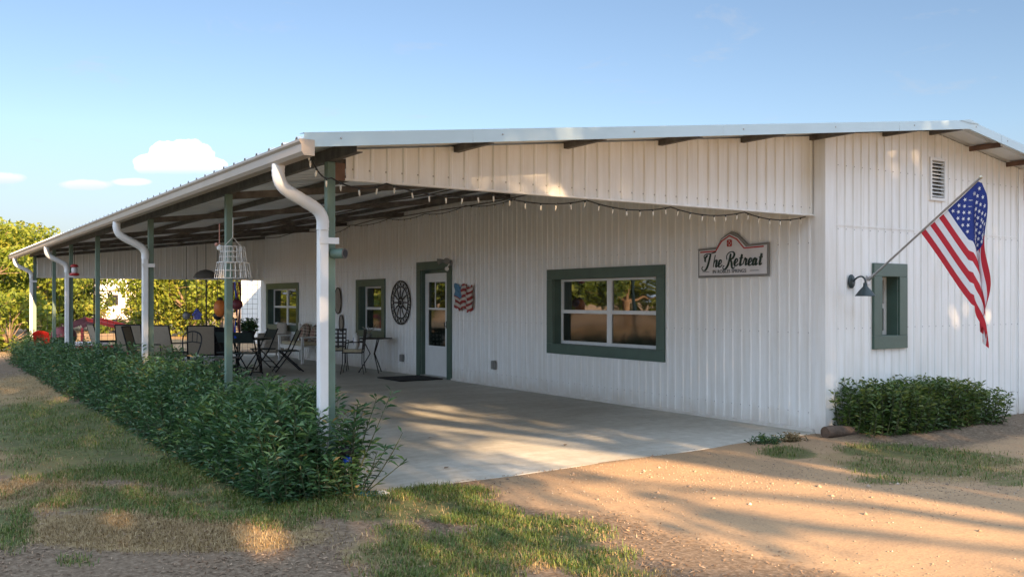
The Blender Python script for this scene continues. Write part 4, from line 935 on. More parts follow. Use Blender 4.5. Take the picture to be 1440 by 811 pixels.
# paddle shaped wall ornaments behind the corner post
for k, (yy, zz, rr, lb) in enumerate(((14.05, 1.52, .27, 'large tan oval wall ornament half hidden behind the corner post'), (13.85, .98, .17, 'small tan leaf wall ornament below the larger oval one'))):
    t = thing('wall_ornament', lb, 'wall ornament', (-.02, yy, zz)); mb = MB()
    mb.prism([(rr*.72*math.cos(a), rr*1.15*math.sin(a)) for a in [k_*math.pi/14 for k_ in range(28)]], 0, .02, lambda a, d_, b_: (-d_, a, b_)); mb.build('panel', paint('tan_wicker', (.34, .29, .23), .8, 0, .25, 30, .3, 80), t)
    mb = MB(); mb.tube([(-.022, rr*.73*math.cos(k_*math.pi/14), rr*1.16*math.sin(k_*math.pi/14)) for k_ in range(28)], .012, 5, 0, True); mb.build('rim', M['iron'], t)

# string lights
def string_lights(label, pts, sag, nb, bulb_r, drop):
    t = thing('string_lights', label, 'string lights', pts[0]); o = Vector(pts[0]); P = [Vector(p) for p in pts]; path = []
    for a, b_ in zip(P[:-1], P[1:]):
        for k in range(8):
            u = k/8; path.append(a.lerp(b_, u) - Vector((0, 0, 4*u*(1-u)*sag*(.6+.8*random.random()*0+.4))) - o)
    path.append(P[-1]-o); mb = MB(); mb.tube(path, .0065, 5); mb.build('cable', M['black'], t)
    ln = [0]
    for a, b_ in zip(path[:-1], path[1:]): ln.append(ln[-1]+(b_-a).length)
    for k in range(nb):
        s_ = ln[-1]*(k+.5)/nb; q = max(i for i in range(len(ln)) if ln[i] <= s_); q = min(q, len(path)-2)
        p = path[q].lerp(path[q+1], (s_-ln[q])/max(1e-6, ln[q+1]-ln[q])); mb = MB()
        mb.tube([p, p-Vector((0, 0, drop))], .008, 6, 1)
        mb.lathe([(.008, 0), (bulb_r*.9, -.014), (bulb_r, -.024), (bulb_r*.7, -.040), (.002, -.050)], p-Vector((0, 0, drop)), 9, 0, Matrix.Rotation(random.gauss(0, .09), 4, 'X') @ Matrix.Rotation(random.gauss(0, .09), 4, 'Y'))
        mb.build('bulb', [M['bulb'], M['dkgreen']], t)
string_lights('string of frosted bulbs strung along the foot of the porch gable panel', [(-6.40, -.46, 2.68), (-6.28, -.20, 2.62), (-6.02, .02, 2.50), (-5.5, .10, 2.50), (-4.4, .21, 2.495), (-3.3, .21, 2.50), (-2.2, .21, 2.495), (-1.1, .21, 2.50), (-.08, .21, 2.50)], .06, 38, .0082, .018)
string_lights('string of small bulbs strung high along the patio wall under the ceiling', [(-.06, 6.3, 3.27), (-.06, 8.0, 3.29), (-.06, 9.6, 3.26), (-.08, 11.2, 3.28), (-.25, 12.8, 3.24), (-.25, 14.2, 3.14), (-.06, 15.4, 2.95)], .06, 34, .012, .02)

# things hung on or by the posts
t = thing('hummingbird_feeder', 'red hummingbird feeder hanging beside a far porch post', 'bird feeder', tuple(atd(104.6, 388, 18.0)))
mb = MB(); mb.lathe([(.01, .0), (.085, .01), (.095, .04), (.06, .06)], (0, 0, 0), 14); mb.build('base_dish', M['red'], t)
mb = MB(); mb.lathe([(.05, .06), (.055, .10), (.055, .15), (.04, .17)], (0, 0, 0), 12); mb.build('bottle', M['glow'], t)
mb = MB(); mb.lathe([(.05, .17), (.08, .18), (.05, .22), (.01, .23)], (0, 0, 0), 12); mb.build('cap', M['red'], t)
mb = MB(); mb.tube([(0, 0, .23), (0, 0, .55)], .006, 5); mb.build('hook', M['iron'], t)

p = atd(327.5, 391, 9.55); t = thing('wire_plant_basket', 'white tiered wire basket hung at the second porch post', 'basket', p, R(18))
def wire_tier(name, h0, h1, w0, w1, nv, nh):
    mb = MB(); r_ = .0032
    def sq(h):
        f = (h-h0)/(h1-h0); ww = w0+(w1-w0)*f; return [(-ww, -ww*.6, h), (ww, -ww*.6, h), (ww, ww*.6, h), (-ww, ww*.6, h)]
    for k in range(nh+1): mb.tube(sq(h0+(h1-h0)*k/nh), r_*1.3, 5, 0, True)
    lo, hi = sq(h0), sq(h1)
    for e in range(4):
        for k in range(nv):
            f = k/nv; mb.tube([Vector(lo[e]).lerp(Vector(lo[(e+1) % 4]), f), Vector(hi[e]).lerp(Vector(hi[(e+1) % 4]), f)], r_, 4)
    return mb.build(name, M['white'], t)
wire_tier('lower_tier', 0, .16, .155, .135, 5, 2); wire_tier('upper_tier', .165, .325, .115, .10, 4, 3)
mb = MB(); mb.tube([(-.1, 0, .325), (0, 0, .42), (.1, 0, .325)], .004, 5); mb.tube([(0, 0, .42), (0, 0, .62)], .004, 5); mb.build('hanger', M['white'], t)
t = thing('bird_ornament', 'small pink and white bird ornament above the white wire basket', 'ornament', tuple(atd(308.5, 348, 9.6)))
mb = MB(); mb.ball((0, 0, 0), .028, 10, 0, (1, .8, 1.2)); mb.build('body', M['white'], t); mb = MB(); mb.tube([(0, 0, .03), (0, 0, .25)], .006, 5); mb.ball((-.03, 0, .03), .02, 8); mb.build('hanger', paint('dusty_pink', (.5, .25, .2), .6), t)

# lattice tower trellis and domed shade hung by the far panel
t = thing('tower_trellis', 'dark lattice tower ornament hanging on the far gable panel', 'wall ornament', tuple(atd(190.5, 388, 25.2)))
mb = MB()
for sx_ in (-1, 1): mb.tube([(sx_*.20, 0, 0), (sx_*.10, 0, .22), (sx_*.045, 0, .45), (0, 0, .68)], .012, 5)
for zz, ww in ((.08, .16), (.22, .10), (.34, .07), (.46, .045)): mb.tube([(-ww, 0, zz), (ww, 0, zz)], .010, 5)
for k in range(5): z0_ = k*.1; ww = .18-.033*k; mb.tube([(-ww, 0, z0_), (ww*.8, 0, z0_+.1)], .007, 4); mb.tube([(ww, 0, z0_), (-ww*.8, 0, z0_+.1)], .007, 4)
mb.build('lattice', M['iron'], t); t.rotation_euler = (0, 0, R(-5))
t = thing('mesh_dome', 'grey domed mesh shade hanging before the far gable panel', 'mesh dome', tuple(atd(289.5, 391, 20)))
mb = MB(); mb.lathe([(.26, 0), (.255, .03), (.20, .11), (.12, .16), (.02, .185)], (0, 0, 0), 22); mb.build('dome', paint('grey_mesh_dome', (.16, .16, .15), .8, 0, .3, 40), t)
mb = MB(); mb.tube([(0, 0, .18), (0, 0, .75)], .006, 5); mb.build('chain', M['iron'], t)
def hang(name, label, cat, px, py, Z, fn, top=2.6):
    p = atd(px, py, Z); t = thing(name, label, cat, tuple(p)); fn(t)
    mb = MB(); mb.tube([(0, 0, .1), (0, 0, top-p.z)], .005, 5); mb.build('cord', M['iron'], t); return t
def f_lantern(m1, r_, sc):
    def f(t): mb = MB(); mb.ball((0, 0, 0), r_, 14, 0, sc); mb.build('globe', m1, t); mb = MB(); mb.lathe([(r_*.4, r_*sc[2]*.9), (r_*.45, r_*sc[2]*1.05), (.01, r_*sc[2]*1.25)], (0, 0, 0), 10); mb.build('cap', M['iron'], t)
    return f
hang('paper_lantern', 'orange gourd shaped lantern hanging left of the second post', 'lantern', 309.5, 433, 17, f_lantern(M['orange'], .13, (.9, .9, 1.25)))
hang('paper_lantern', 'dark red lantern hanging right of the second post', 'lantern', 333, 428, 17, f_lantern(M['maroon'], .11, (1, 1, .9)))
hang('hanging_pot', 'round black pot hanging below the orange lantern', 'pot', 306, 444, 17.5, f_lantern(M['black'], .085, (1, 1, .95)))
hang('hanging_pot', 'small grey pot hanging above the two sling chairs', 'pot', 262, 444, 18.5, f_lantern(M['grey'], .075, (1, 1, 1)))
def f_house(t):
    mb = MB(); mb.prism([(-.06, -.08), (.06, -.08), (.06, .03), (0, .12), (-.06, .03)], -.05, .05, lambda a, d_, b_: (a, d_, b_)); mb.build('box', M['blue'], t)
    for sg in (1, -1):
        mb = MB(); mb.prism([(0, .135), (0, .122), (sg*.085, .0), (sg*.085, .013)], -.07, .07, lambda a, d_, b_: (a, d_, b_)); mb.build('roof', M['blue'], t)
hang('birdhouse', 'bright blue birdhouse hanging in front of the leafy trees', 'birdhouse', 277, 443.5, 18.5, f_house)
def f_sock(t):
    mb = MB(); mb.tube([(.10*math.cos(k*.63), .10*math.sin(k*.63), 0) for k in range(10)], .012, 5, 0, True); mb.build('hoop', M['white'], t)
    for k in range(7):
        mb = MB(); a = k*.9; x_, y__ = .10*math.cos(a), .10*math.sin(a); ln = random.uniform(.8, 1.15)
        pts = [(x_+.02*math.sin(j*.9+k), y__+.02*math.cos(j*.8+k), -ln*j/8) for j in range(9)]
        vs = []; fs = []
        for j, p in enumerate(pts): c_, s__ = math.cos(j*.5+k)*.022, math.sin(j*.5+k)*.022; vs += [(p[0]-c_, p[1]-s__, p[2]), (p[0]+c_, p[1]+s__, p[2])]
        fs = [(2*j, 2*j+1, 2*j+3, 2*j+2) for j in range(8)]; mb.add(vs, fs); mb.build('ribbon', [M['white'], M['red'], M['maroon'], M['orange'], M['white'], M['blue'], M['maroon']][k], t)
hang('windsock', 'striped windsock with long ribbons hanging right of the second post', 'windsock', 331, 396, 19, f_sock)

# ------------------------------------------------------------------ furniture on the patio (every chair faces its own +X)
def sling_chair(label, loc, rz):
    t = thing('sling_chair', label, 'chair', loc, rz, 'beige sling chairs on the porch')
    mb = MB()
    for s_ in (-1, 1):
        y_ = .27*s_
        mb.tube([(.28, y_, 0), (.25, y_, .42), (-.20, y_, .40), (-.36, y_, 1.0)], .015, 7); mb.tube([(-.34, y_, 0), (-.22, y_, .40)], .015, 7)
        mb.tube([(.25, y_, .42), (.24, y_, .62), (-.26, y_, .63)], .014, 7)
    mb.tube([(-.36, -.27, 1.0), (-.36, .27, 1.0)], .015, 7); mb.tube([(.25, -.27, .42), (.25, .27, .42)], .015, 7); mb.build('frame', M['black'], t)
    mb = MB(); mb.box((-.20, -.255, .395), (.25, .255, .405)); mb.build('seat', M['tan_mesh'], t)
    mb = MB(); mb.add([(-.205, -.255, .41), (-.205, .255, .41), (-.357, .255, .985), (-.357, -.255, .985), (-.213, -.255, .41), (-.213, .255, .41), (-.365, .255, .985), (-.365, -.255, .985)], [(0, 1, 2, 3), (7, 6, 5, 4)]); mb.build('backrest', M['tan_mesh'], t)
    return t
def gp(px, Z): p = atd(px, 422, Z); return (p.x, p.y, 0)
sc = sling_chair('beige sling chair with high back left of the black bistro chair', gp(238, 19.8), R(38))
dup(sc, gp(284, 19.6), R(72), 'beige sling chair right of the black bistro chair')
dup(sc, gp(151, 20.6), R(5), 'sling chair seen nearly edge on beside the red frame')
dup(sc, gp(187, 20.4), R(62), 'beige sling chair just left of the second downspout post')
dup(sc, gp(203, 18.8), R(-28), 'sling chair seen edge on against the second downspout post')
def folding_chair(label, loc, rz, mt_=None):
    t = thing('folding_chair', label, 'chair', loc, rz, 'folding chairs on the porch'); mt_ = mt_ or M['dkgreen']
    mb = MB()
    for s_ in (-1, 1):
        mb.tube([(.30, .22*s_, 0), (-.02, .22*s_, .42), (-.24, .22*s_, .90)], .014, 7); mb.tube([(-.30, .20*s_, 0), (.18, .20*s_, .45)], .014, 7)
    mb.tube([(.28, -.22, .03), (.28, .22, .03)], .011, 6); mb.tube([(-.28, -.20, .03), (-.28, .20, .03)], .011, 6); mb.tube([(-.16, -.2, .16), (-.16, .2, .16)], .010, 6); mb.build('frame', M['black'], t)
    mb = MB(); mb.box((-.20, -.205, .435), (.22, .205, .462)); mb.build('seat', mt_, t, .008)
    mb = MB(); mb.add([(-.135, -.205, .66), (-.135, .205, .66), (-.23, .205, .88), (-.23, -.205, .88), (-.155, -.205, .655), (-.155, .205, .655), (-.25, .205, .875), (-.25, -.205, .875)], [(0, 1, 2, 3), (7, 6, 5, 4), (0, 4, 5, 1), (3, 2, 6, 7)]); mb.build('backrest', mt_, t)
    return t
fc_ = folding_chair('dark folding chair standing apart in front of the white bench', gp(405, 20), R(170))
dup(fc_, gp(347, 19.1), R(50), 'dark folding chair nearest the camera beside the second post')
dup(fc_, gp(370, 20.8), R(190), 'dark folding chair pushed in at the far right of the plant table')
dup(fc_, gp(325, 19.3), R(30), 'dark folding chair mostly hidden behind the second post')
# black padded chair and low side table
t = thing('armchair', 'black padded armchair left of the second post', 'chair', gp(304, 20.2), R(70))
mb = MB(); mb.box((-.26, -.28, .34), (.28, .28, .46)); mb.build('seat', M['black'], t, .03); mb = MB(); mb.box((-.36, -.28, .40), (-.24, .28, .95)); mb.build('backrest', M['black'], t, .03)
for s_ in (-1, 1):
    mb = MB(); mb.box((-.3, s_*.30-.03, .60), (.26, s_*.30+.03, .65)); mb.build('armrest', M['black'], t, .01)
    for xx in (-.28, .24): mb = MB(); mb.tube([(xx, s_*.30, 0), (xx, s_*.30, .61)], .018, 7); mb.build('leg', M['black'], t)
t = thing('coffee_table', 'low grey table in front of the black armchair', 'table', gp(303, 18.6), R(40))
mb = MB(); mb.box((-.45, -.28, .36), (.45, .28, .39)); mb.build('tabletop', M['grey'], t, .006)
for sx_ in (-1, 1):
    for sy_ in (-1, 1): mb = MB(); mb.box((sx_*.40-.02, sy_*.23-.02, 0), (sx_*.40+.02, sy_*.23+.02, .36)); mb.build('leg', M['black'], t)
t = thing('patio_table', 'dark round patio table carrying a leafy potted plant', 'table', gp(350, 20.0))
mb = MB(); mb.lathe([(.01, .69), (.48, .69), (.50, .70), (.50, .715), (.48, .72), (.01, .72)], (0, 0, 0), 28); mb.build('tabletop', M['dkgreen'], t)
for k in range(4): a = k*math.pi/2+.4; mb = MB(); mb.tube([(.36*math.cos(a), .36*math.sin(a), 0), (.28*math.cos(a), .28*math.sin(a), .69)], .016, 7); mb.build('leg', M['black'], t)
roots = [(gp(350, 20)[0]+random.uniform(-.13, .13), gp(350, 20)[1]+random.uniform(-.13, .13), .86) for _ in range(26)]
pt = stems_plant('potted_plant', 'dark leafy potted plant on the round patio table', 'plant', roots, [random.uniform(.12, .26) for _ in roots], [(random.gauss(0, .12), random.gauss(0, .12)) for _ in roots], 110, .09, .04, M['hedge'], None, .03, .1, parent_loc=(gp(350, 20)[0], gp(350, 20)[1], .722))
mb = MB(); mb.lathe([(.10, 0), (.14, .12), (.17, .15), (.15, .15), (.13, .12)], (0, 0, 0), 16); mb.build('pot', M['black'], pt)
def bistro_chair(label, loc, rz, group='black wrought iron bistro chairs'):
    t = thing('bistro_chair', label, 'chair', loc, rz, group)
    mb = MB(); mb.lathe([(.01, .455), (.19, .45), (.20, .46), (.19, .47), (.01, .475)], (0, 0, 0), 18); mb.build('seat', M['black'], t)
    for sx_, sy_ in ((1, 1), (1, -1), (-1, 1), (-1, -1)): mb = MB(); mb.tube([(sx_*.22, sy_*.20, 0), (sx_*.14, sy_*.14, .25), (sx_*.14, sy_*.14, .45)], .012, 6); mb.build('leg', M['black'], t)
    mb = MB(); pth = smooth_path([(-.14, -.14, .45), (-.20, -.20, .70), (-.22, -.17, .86), (-.24, 0, .92), (-.22, .17, .86), (-.20, .20, .70), (-.14, .14, .45)], 5); mb.tube(pth, .014, 7)
    mb.tube([(-.20, -.19, .70), (-.23, 0, .72), (-.20, .19, .70)], .010, 6)
    for yy in (-.1, 0, .1): mb.tube([(-.21, yy, .71), (-.23, yy, .90)], .008, 5)
    mb.build('backrest', M['black'], t)
    mb = MB(); mb.tube([(.17*math.cos(k*.4), .17*math.sin(k*.4), .20) for k in range(16)], .008, 5, 0, True); mb.build('stretcher', M['black'], t)
    return t
bistro_chair('black round-seated bistro chair standing before the beige sling chairs', gp(262, 18.0), R(225))
# lattice backed bistro set under the narrow window
def lattice_chair(label, loc, rz):
    t = thing('lattice_chair', label, 'chair', loc, rz, 'lattice-backed iron chairs by the wall')
    mb = MB(); mb.box((-.21, -.22, .43), (.22, .22, .45)); mb.build('seat', M['iron'], t, .01)
    mb = MB(); mb.box((-.19, -.20, .452), (.20, .20, .50)); mb.build('seat_pad', M['cream'], t, .015)
    for sx_, sy_ in ((1, 1), (1, -1), (-1, 1), (-1, -1)): mb = MB(); mb.tube([(sx_*.24, sy_*.23, 0), (sx_*.20, sy_*.21, .22), (sx_*.20, sy_*.20, .44)], .011, 6); mb.build('leg', M['iron'], t)
    mb = MB()
    for s_ in (-1, 1): mb.tube([(-.20, .21*s_, .44), (-.25, .22*s_, .92)], .013, 6); mb.tube([(-.22, .22*s_, .66), (.05, .25*s_, .66), (.19, .24*s_, .62), (.20, .21*s_, .45)], .011, 6)
    for k in range(5):
        zz = .54+.09*k; xx = -.20-.05*(zz-.44)/.48; mb.box((xx-.008, -.21, zz-.018), (xx+.002, .21, zz+.018))
    for k in range(4): yy = -.15+.10*k; mb.add([(-.200, yy-.018, .50), (-.200, yy+.018, .50), (-.247, yy+.018, .92), (-.247, yy-.018, .92), (-.212, yy-.018, .50), (-.212, yy+.018, .50), (-.259, yy+.018, .92), (-.259, yy-.018, .92)], [(0, 1, 2, 3), (7, 6, 5, 4), (0, 4, 5, 1), (1, 5, 6, 2), (3, 7, 4, 0)])
    mb.build('lattice_back', M['iron'], t); return t
lc = lattice_chair('lattice-backed iron chair just right of the corner post', (-.89, 12.1, 0), R(62))
dup(lc, (-.92, 11.15, 0), R(150), 'lattice-backed iron chair with a printed pillow under the narrow window')
t = thing('bistro_table', 'thin iron bistro table under the narrow window', 'table', (-.47, 11.15, 0))
mb = MB(); mb.lathe([(.01, .715), (.40, .715), (.41, .722), (.40, .73), (.01, .73)], (0, 0, 0), 26); mb.build('tabletop', M['iron'], t)
for k in range(3): a = k*2.094+.5; mb = MB(); mb.tube([(.30*math.cos(a), .30*math.sin(a), 0), (.06*math.cos(a), .06*math.sin(a), .40), (.22*math.cos(a), .22*math.sin(a), .715)], .012, 6); mb.build('leg', M['iron'], t)
t = thing('pillow', 'white pillow with a blue print on the lattice chair', 'pillow', (-.93, 11.15, .505), R(150))
mb = MB(); mb.ball((-.08, 0, .17), .19, 14, 0, (.35, 1, .92)); mb.build('cushion', M['white'], t); mb = MB(); mb.ball((-.02, 0, .17), .075, 10, 0, (.16, .8, 1.1)); mb.build('print', M['blue'], t)
t = thing('planter', 'small wire planter of pale sprigs on the bistro table', 'planter', (-.45, 11.4, .731))
mb = MB(); mb.lathe([(.05, 0), (.07, .08), (.06, .08)], (0, 0, 0), 10); mb.build('pot', M['grey'], t)
mb = MB()
for k in range(14): a = k*2.4; mb.tube([(0, 0, .06), (.06*math.cos(a), .06*math.sin(a), .16), (.15*math.cos(a), .15*math.sin(a), .17+.07*random.random())], .006, 4)
mb.build('sprigs', paint('dried_sprigs', (.30, .29, .24), .9), t)

# white bench with plaid cushions
t = thing('bench', 'white slatted wooden bench with plaid cushions below the far window', 'bench', (-.50, 15.25, 0))
mb = MB()
for k in range(5): mb.box((-.28+.105*k, -.80, .40), (-.19+.105*k, .80, .425))
mb.build('seat', M['white'], t)
mb = MB()
for k in range(12): y_ = -.74+.134*k; mb.add([(.26, y_-.03, .44), (.26, y_+.03, .44), (.36, y_+.03, .90), (.36, y_-.03, .90), (.28, y_-.03, .44), (.28, y_+.03, .44), (.38, y_+.03, .90), (.38, y_-.03, .90)], [(3, 2, 1, 0), (4, 5, 6, 7), (0, 1, 5, 4), (1, 2, 6, 5), (3, 0, 4, 7)])
mb.box((.345, -.82, .88), (.395, .82, .97)); mb.build('backrest', M['white'], t)
for s_ in (-1, 1):
    mb = MB(); mb.box((-.32, s_*.80-.035, .62), (.34, s_*.80+.035, .65)); mb.build('armrest', M['white'], t, .005)
    for xx in (-.28, .26): mb = MB(); mb.box((xx-.03, s_*.80-.03, 0), (xx+.03, s_*.80+.03, .62 if xx < 0 else .95)); mb.build('leg', M['white'], t, .004)
mb = MB(); mb.box((-.27, -.76, .33), (-.24, .76, .40)); mb.build('apron', M['white'], t)
for k, (yy, lb) in enumerate(((14.78, 'brown plaid cushion at the right end of the white bench'), (15.55, 'brown plaid cushion in the middle of the white bench'))):
    mb = MB(); mb.ball((0, 0, 0), .30, 16, 0, (.38, 1, .85)); c = mb.build('cushion', M['plaid']); c.location = (-.30, yy, .70); c.rotation_euler = (0, R(12), 0); tag(c, lb, 'cushion', 'plaid cushions on the white bench')
mb = MB(); mb.box((-.26, -.72, 0), (.24, .72, .075)); c = mb.build('seat_cushion', M['cream'], None, .03); c.location = (-.50, 15.25, .427); tag(c, 'cream and brown seat pad on the white bench', 'cushion')
t = thing('wicker_chair', 'pale wicker chair in the corner at the end of the porch wall', 'chair', (-.48, 17.6, 0), R(180))
wk = paint('pale_wicker', (.42, .37, .31), .85, 0, .25, 40, .3, 90)
mb = MB(); mb.box((-.28, -.30, .12), (.28, .30, .44)); mb.build('seat', wk, t, .04); mb = MB(); mb.box((-.36, -.32, .3), (-.27, .32, .92)); mb.build('backrest', wk, t, .04)
for s_ in (-1, 1): mb = MB(); mb.box((-.28, s_*.30-.04, .40), (.26, s_*.30+.04, .64)); mb.build('armrest', wk, t, .03)
for sx_, sy_ in ((1, 1), (1, -1), (-1, 1), (-1, -1)): mb = MB(); mb.tube([(sx_*.25, sy_*.26, 0), (sx_*.25, sy_*.26, .14)], .02, 6); mb.build('leg', wk, t)

# beyond the furniture: wire screen, red frame, grill, red chair, shed, house
t = thing('wire_screen', 'tall welded wire screen closing the far end of the porch', 'fence', (-3.0, 19.9, 0))
mb = MB(); r_ = .0042
for k in range(41): xx = -2.92+.146*k; mb.tube([(xx, 0, 0), (xx, 0, 2.14)], r_, 3, cap=False)
for k in range(16): zz = .02+.14*k; mb.tube([(-2.92, .006, zz), (2.92, .006, zz)], r_, 3, cap=False)
mb.build('wires', M['iron'], t)
for xx in (-1.5, 1.45): mb = MB(); mb.tube([(xx, 0.02, -.05), (xx, .02, 2.14)], .02, 7); mb.build('stake', M['iron'], t)
p = atd(128, 422, 26); t = thing('steel_frame', 'low red steel frame with two sloping bars beyond the porch end', 'frame', (p.x, p.y, -.03), -math.atan2(FX, FY))
def bar(mb, a, b_, w_, y_=0, th=.05):
    a, b_ = Vector((a[0], 0, a[1])), Vector((b_[0], 0, b_[1])); d_ = (b_-a).normalized(); n_ = Vector((-d_.z, 0, d_.x))*w_/2
    vs = []
    for yy in (y_-th, y_+th): vs += [(v.x, yy, v.z) for v in (a-n_, b_-n_, b_+n_, a+n_)]
    mb.add(vs, [(3, 2, 1, 0), (4, 5, 6, 7), (0, 1, 5, 4), (1, 2, 6, 5), (2, 3, 7, 6), (3, 0, 4, 7)])
for yy in (-.35, .35):
    mb = MB(); bar(mb, (-.42, .84), (.04, 1.04), .16, yy, .03); mb.build('side_plate', M['maroon'], t)
    mb = MB(); bar(mb, (.02, 1.04), (.98, .80), .09, yy, .03); mb.build('sloping_bar', M['bright_red'], t)
    mb = MB(); bar(mb, (-.45, .24), (.9, .22), .12, yy, .03); mb.build('base_beam', M['red'], t)
    mb = MB(); bar(mb, (-.40, .78), (-.42, .05), .06, yy, .03); bar(mb, (.94, .82), (.88, .05), .06, yy, .03); mb.build('leg', M['red'], t)
mb = MB(); mb.box((-.40, -.32, .30), (.35, .32, .40)); mb.build('tray', M['white'], t, .01)
p = atd(90, 422, 21.5); t = thing('kettle_grill', 'dark round grill standing by the far porch posts', 'grill', (p.x, p.y, -.02))
mb = MB(); mb.lathe([(.02, .45), (.17, .50), (.26, .62), (.28, .70)], (0, 0, 0), 20); mb.build('bowl', M['black'], t); mb = MB(); mb.lathe([(.285, .705), (.26, .82), (.16, .92), (.02, .95)], (0, 0, 0), 20); mb.tube([(-.06, 0, .95), (-.05, 0, 1.0), (.05, 0, 1.0), (.06, 0, .95)], .012, 6); mb.build('lid', M['maroon'], t)
for k in range(3): a = k*2.09; mb = MB(); mb.tube([(.15*math.cos(a), .15*math.sin(a), .55), (.28*math.cos(a), .28*math.sin(a), 0)], .012, 6); mb.build('leg', M['galv'], t)
for sg in (-1, 1): mb = MB(); mb.tube([(.26, sg*.16-.02, .1), (.26, sg*.16+.02, .1)], .10, 14); mb.build('wheel', M['black'], t)
p = atd(71, 422, 21.0); t = thing('plastic_chair', 'bright red plastic chair showing above the far end of the hedge', 'chair', (p.x, p.y, -.02), R(-60))
mb = MB(); mb.box((-.22, -.20, .40), (.24, .20, .43)); mb.build('seat', M['bright_red'], t, .01)
mb = MB(); vs = []
for k in range(7):
    yy = -.20+.40*k/6; bw = .05*(1-((k-3)/3)**2); vs += [(-.22-bw, yy, .42), (-.32-bw, yy, .86-.05*((k-3)/3)**2)]
vs += [(v[0]-.02, v[1], v[2]) for v in vs]; mb.add(vs, [(2*k, 2*k+2, 2*k+3, 2*k+1) for k in range(6)] + [(14+2*k+1, 14+2*k+3, 14+2*k+2, 14+2*k) for k in range(6)] + [(2*k+1, 2*k+3, 14+2*k+3, 14+2*k+1) for k in range(6)]); mb.build('backrest', M['bright_red'], t)
for sx_, sy_ in ((1, 1), (1, -1), (-1, 1), (-1, -1)): mb = MB(); mb.tube([(sx_*.24, sy_*.21, 0), (sx_*.20, sy_*.18, .41)], .02, 6); mb.build('leg', M['bright_red'], t)

t = thing('metal_shed', 'white ribbed metal shed standing beyond the far end of the porch', 'shed', (1.8, 24.5, 0))
rib_wall('front_wall', M['white_wall'], 0, 6, lambda s: -.1, lambda s: 2.9, lambda s, o, z: (s, -o, z), parent=t)
rib_wall('side_wall', M['white_wall'], 0, 3, lambda s: -.1, lambda s: 2.9, lambda s, o, z: (-o, s, z), parent=t)
mb = MB(); mb.add([(-.3, -.3, 2.9), (6.2, -.3, 2.9), (6.2, 1.5, 3.3), (-.3, 1.5, 3.3), (6.2, 3.3, 2.9), (-.3, 3.3, 2.9)], [(0, 1, 2, 3), (3, 2, 4, 5)]); mb.add([(-.3, -.3, 2.86), (6.2, -.3, 2.86), (6.2, 1.5, 3.26), (-.3, 1.5, 3.26)], [(3, 2, 1, 0)]); mb.build('roof', M['roof'], t)
p = atd(168, 422, 78); t = thing('distant_house', 'distant white house half hidden by the sunlit trees', 'house', (p.x, p.y, 0), -math.atan2(FX, FY))
mb = MB(); mb.box((-3.0, 0, -.1), (3.4, 5, 2.45)); mb.build('wall', M['white'], t)
mb = MB(); mb.prism([(-3.5, 2.4), (3.9, 2.4), (3.0, 3.3), (-2.6, 3.3)], -.4, 5.4, lambda a, d_, b_: (a, d_, b_)); mb.build('roof', M['roof'], t)
mb = MB(); mb.box((-1.0, -.03, 1.1), (-.1, -.005, 2.0)); mb.build('window', M['black'], t); mb = MB(); mb.box((1.4, -.03, 1.2), (2.2, -.005, 2.0)); mb.build('window', M['black'], t)

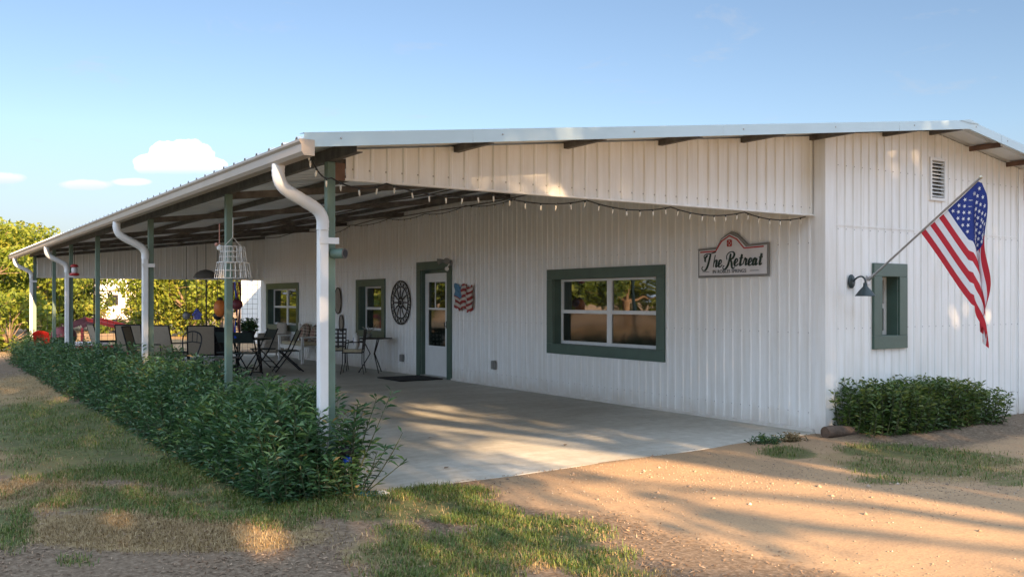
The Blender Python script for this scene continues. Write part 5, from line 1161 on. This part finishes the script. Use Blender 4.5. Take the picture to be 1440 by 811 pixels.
# small things on the ground
p = at(1181, 613); t = thing('log', 'short weathered log lying at the building corner', 'log', (p.x, p.y, .035), R(-8))
mb = MB(); mb.tube([(-.22, 0, .02), (-.1, .01, .025), (.08, 0, .015), (.24, -.01, .0)], [.065, .07, .062, .055], 12); o_ = mb.build('trunk', M['log'], t)
p = at(538, 694); t = thing('stone', 'white stone at the front edge of the patio slab', 'stone', (p.x, p.y, -.01))
bm_ = bmesh.new(); bmesh.ops.create_icosphere(bm_, subdivisions=3, radius=.055)
for v in bm_.verts: v.co *= 1+.25*math.sin(v.co.x*70+v.co.y*40)*.5+random.uniform(-.06, .06); v.co.z *= .6
me = bpy.data.meshes.new('block'); bm_.to_mesh(me); bm_.free(); me.materials.append(M['stone']); o_ = bpy.data.objects.new('block', me); COL.objects.link(o_); o_.parent = t
p = at(519, 695); t = thing('garden_dish', 'small teal glazed dish beside the white stone', 'dish', (p.x, p.y, -.03))
mb = MB(); mb.lathe([(.04, 0), (.085, .03), (.09, .045), (.075, .04), (.02, .02)], (0, 0, 0), 18); mb.build('bowl', M['teal'], t)
t = thing('gazing_globe', 'cobalt blue garden globe on a stake by the corner post', 'garden globe', (-5.93, -.08, -.03))
mb = MB(); mb.tube([(0, 0, -.05), (0, 0, .24)], .012, 7); mb.build('stake', M['white'], t); mb = MB(); mb.ball((0, 0, .29), .052, 16, 0, (.8, .8, 1.1)); mb.build('globe', M['blue'], t); mb = MB(); mb.lathe([(.02, .33), (.075, .36), (.05, .41), (.01, .42)], (0, 0, 0), 12); mb.build('cap', M['black'], t)
for k, (px, py, w_, lb) in enumerate(((1077, 622, .20, 'dark green weed clump on the slab edge near the log'), (1112, 619, .14, 'dry weed clump between the green weed and the log'))):
    p = at(px, py); roots = [(p.x+random.gauss(0, w_*.5)*FY, p.y-random.gauss(0, w_*.3), -.02) for _ in range(40)]
    stems_plant('weed', lb, 'weed', roots, [random.uniform(.04, .10) for _ in roots], [(random.gauss(0, .05), random.gauss(0, .05)) for _ in roots], 120, .05, .016, M['hedge'] if k == 0 else M['dry_grass'], None, .01, .05)
for k, (px, py) in enumerate(((605, 616), (628, 658), (795, 626))):
    p = at(px, py, .004); Vv, Ff, tn = leafmesh(np.array([[p.x, p.y, .012]]), np.array([[1, .4*k, .1]]), .07, .045, np.array([.2]), 0, np.array([[.2, .1, 1.]]))
    o_ = npmesh('fallen_leaf', Vv-np.array([p.x, p.y, 0]), Ff, M['litter'], None, tn); o_.location = (p.x, p.y, 0); tag(o_, ['dead leaf on the patio slab farthest from the building corner', 'dead leaf on the slab close to its front edge', 'dead leaf on the slab nearest the big window'][k], 'leaf', 'dead leaves on the slab')
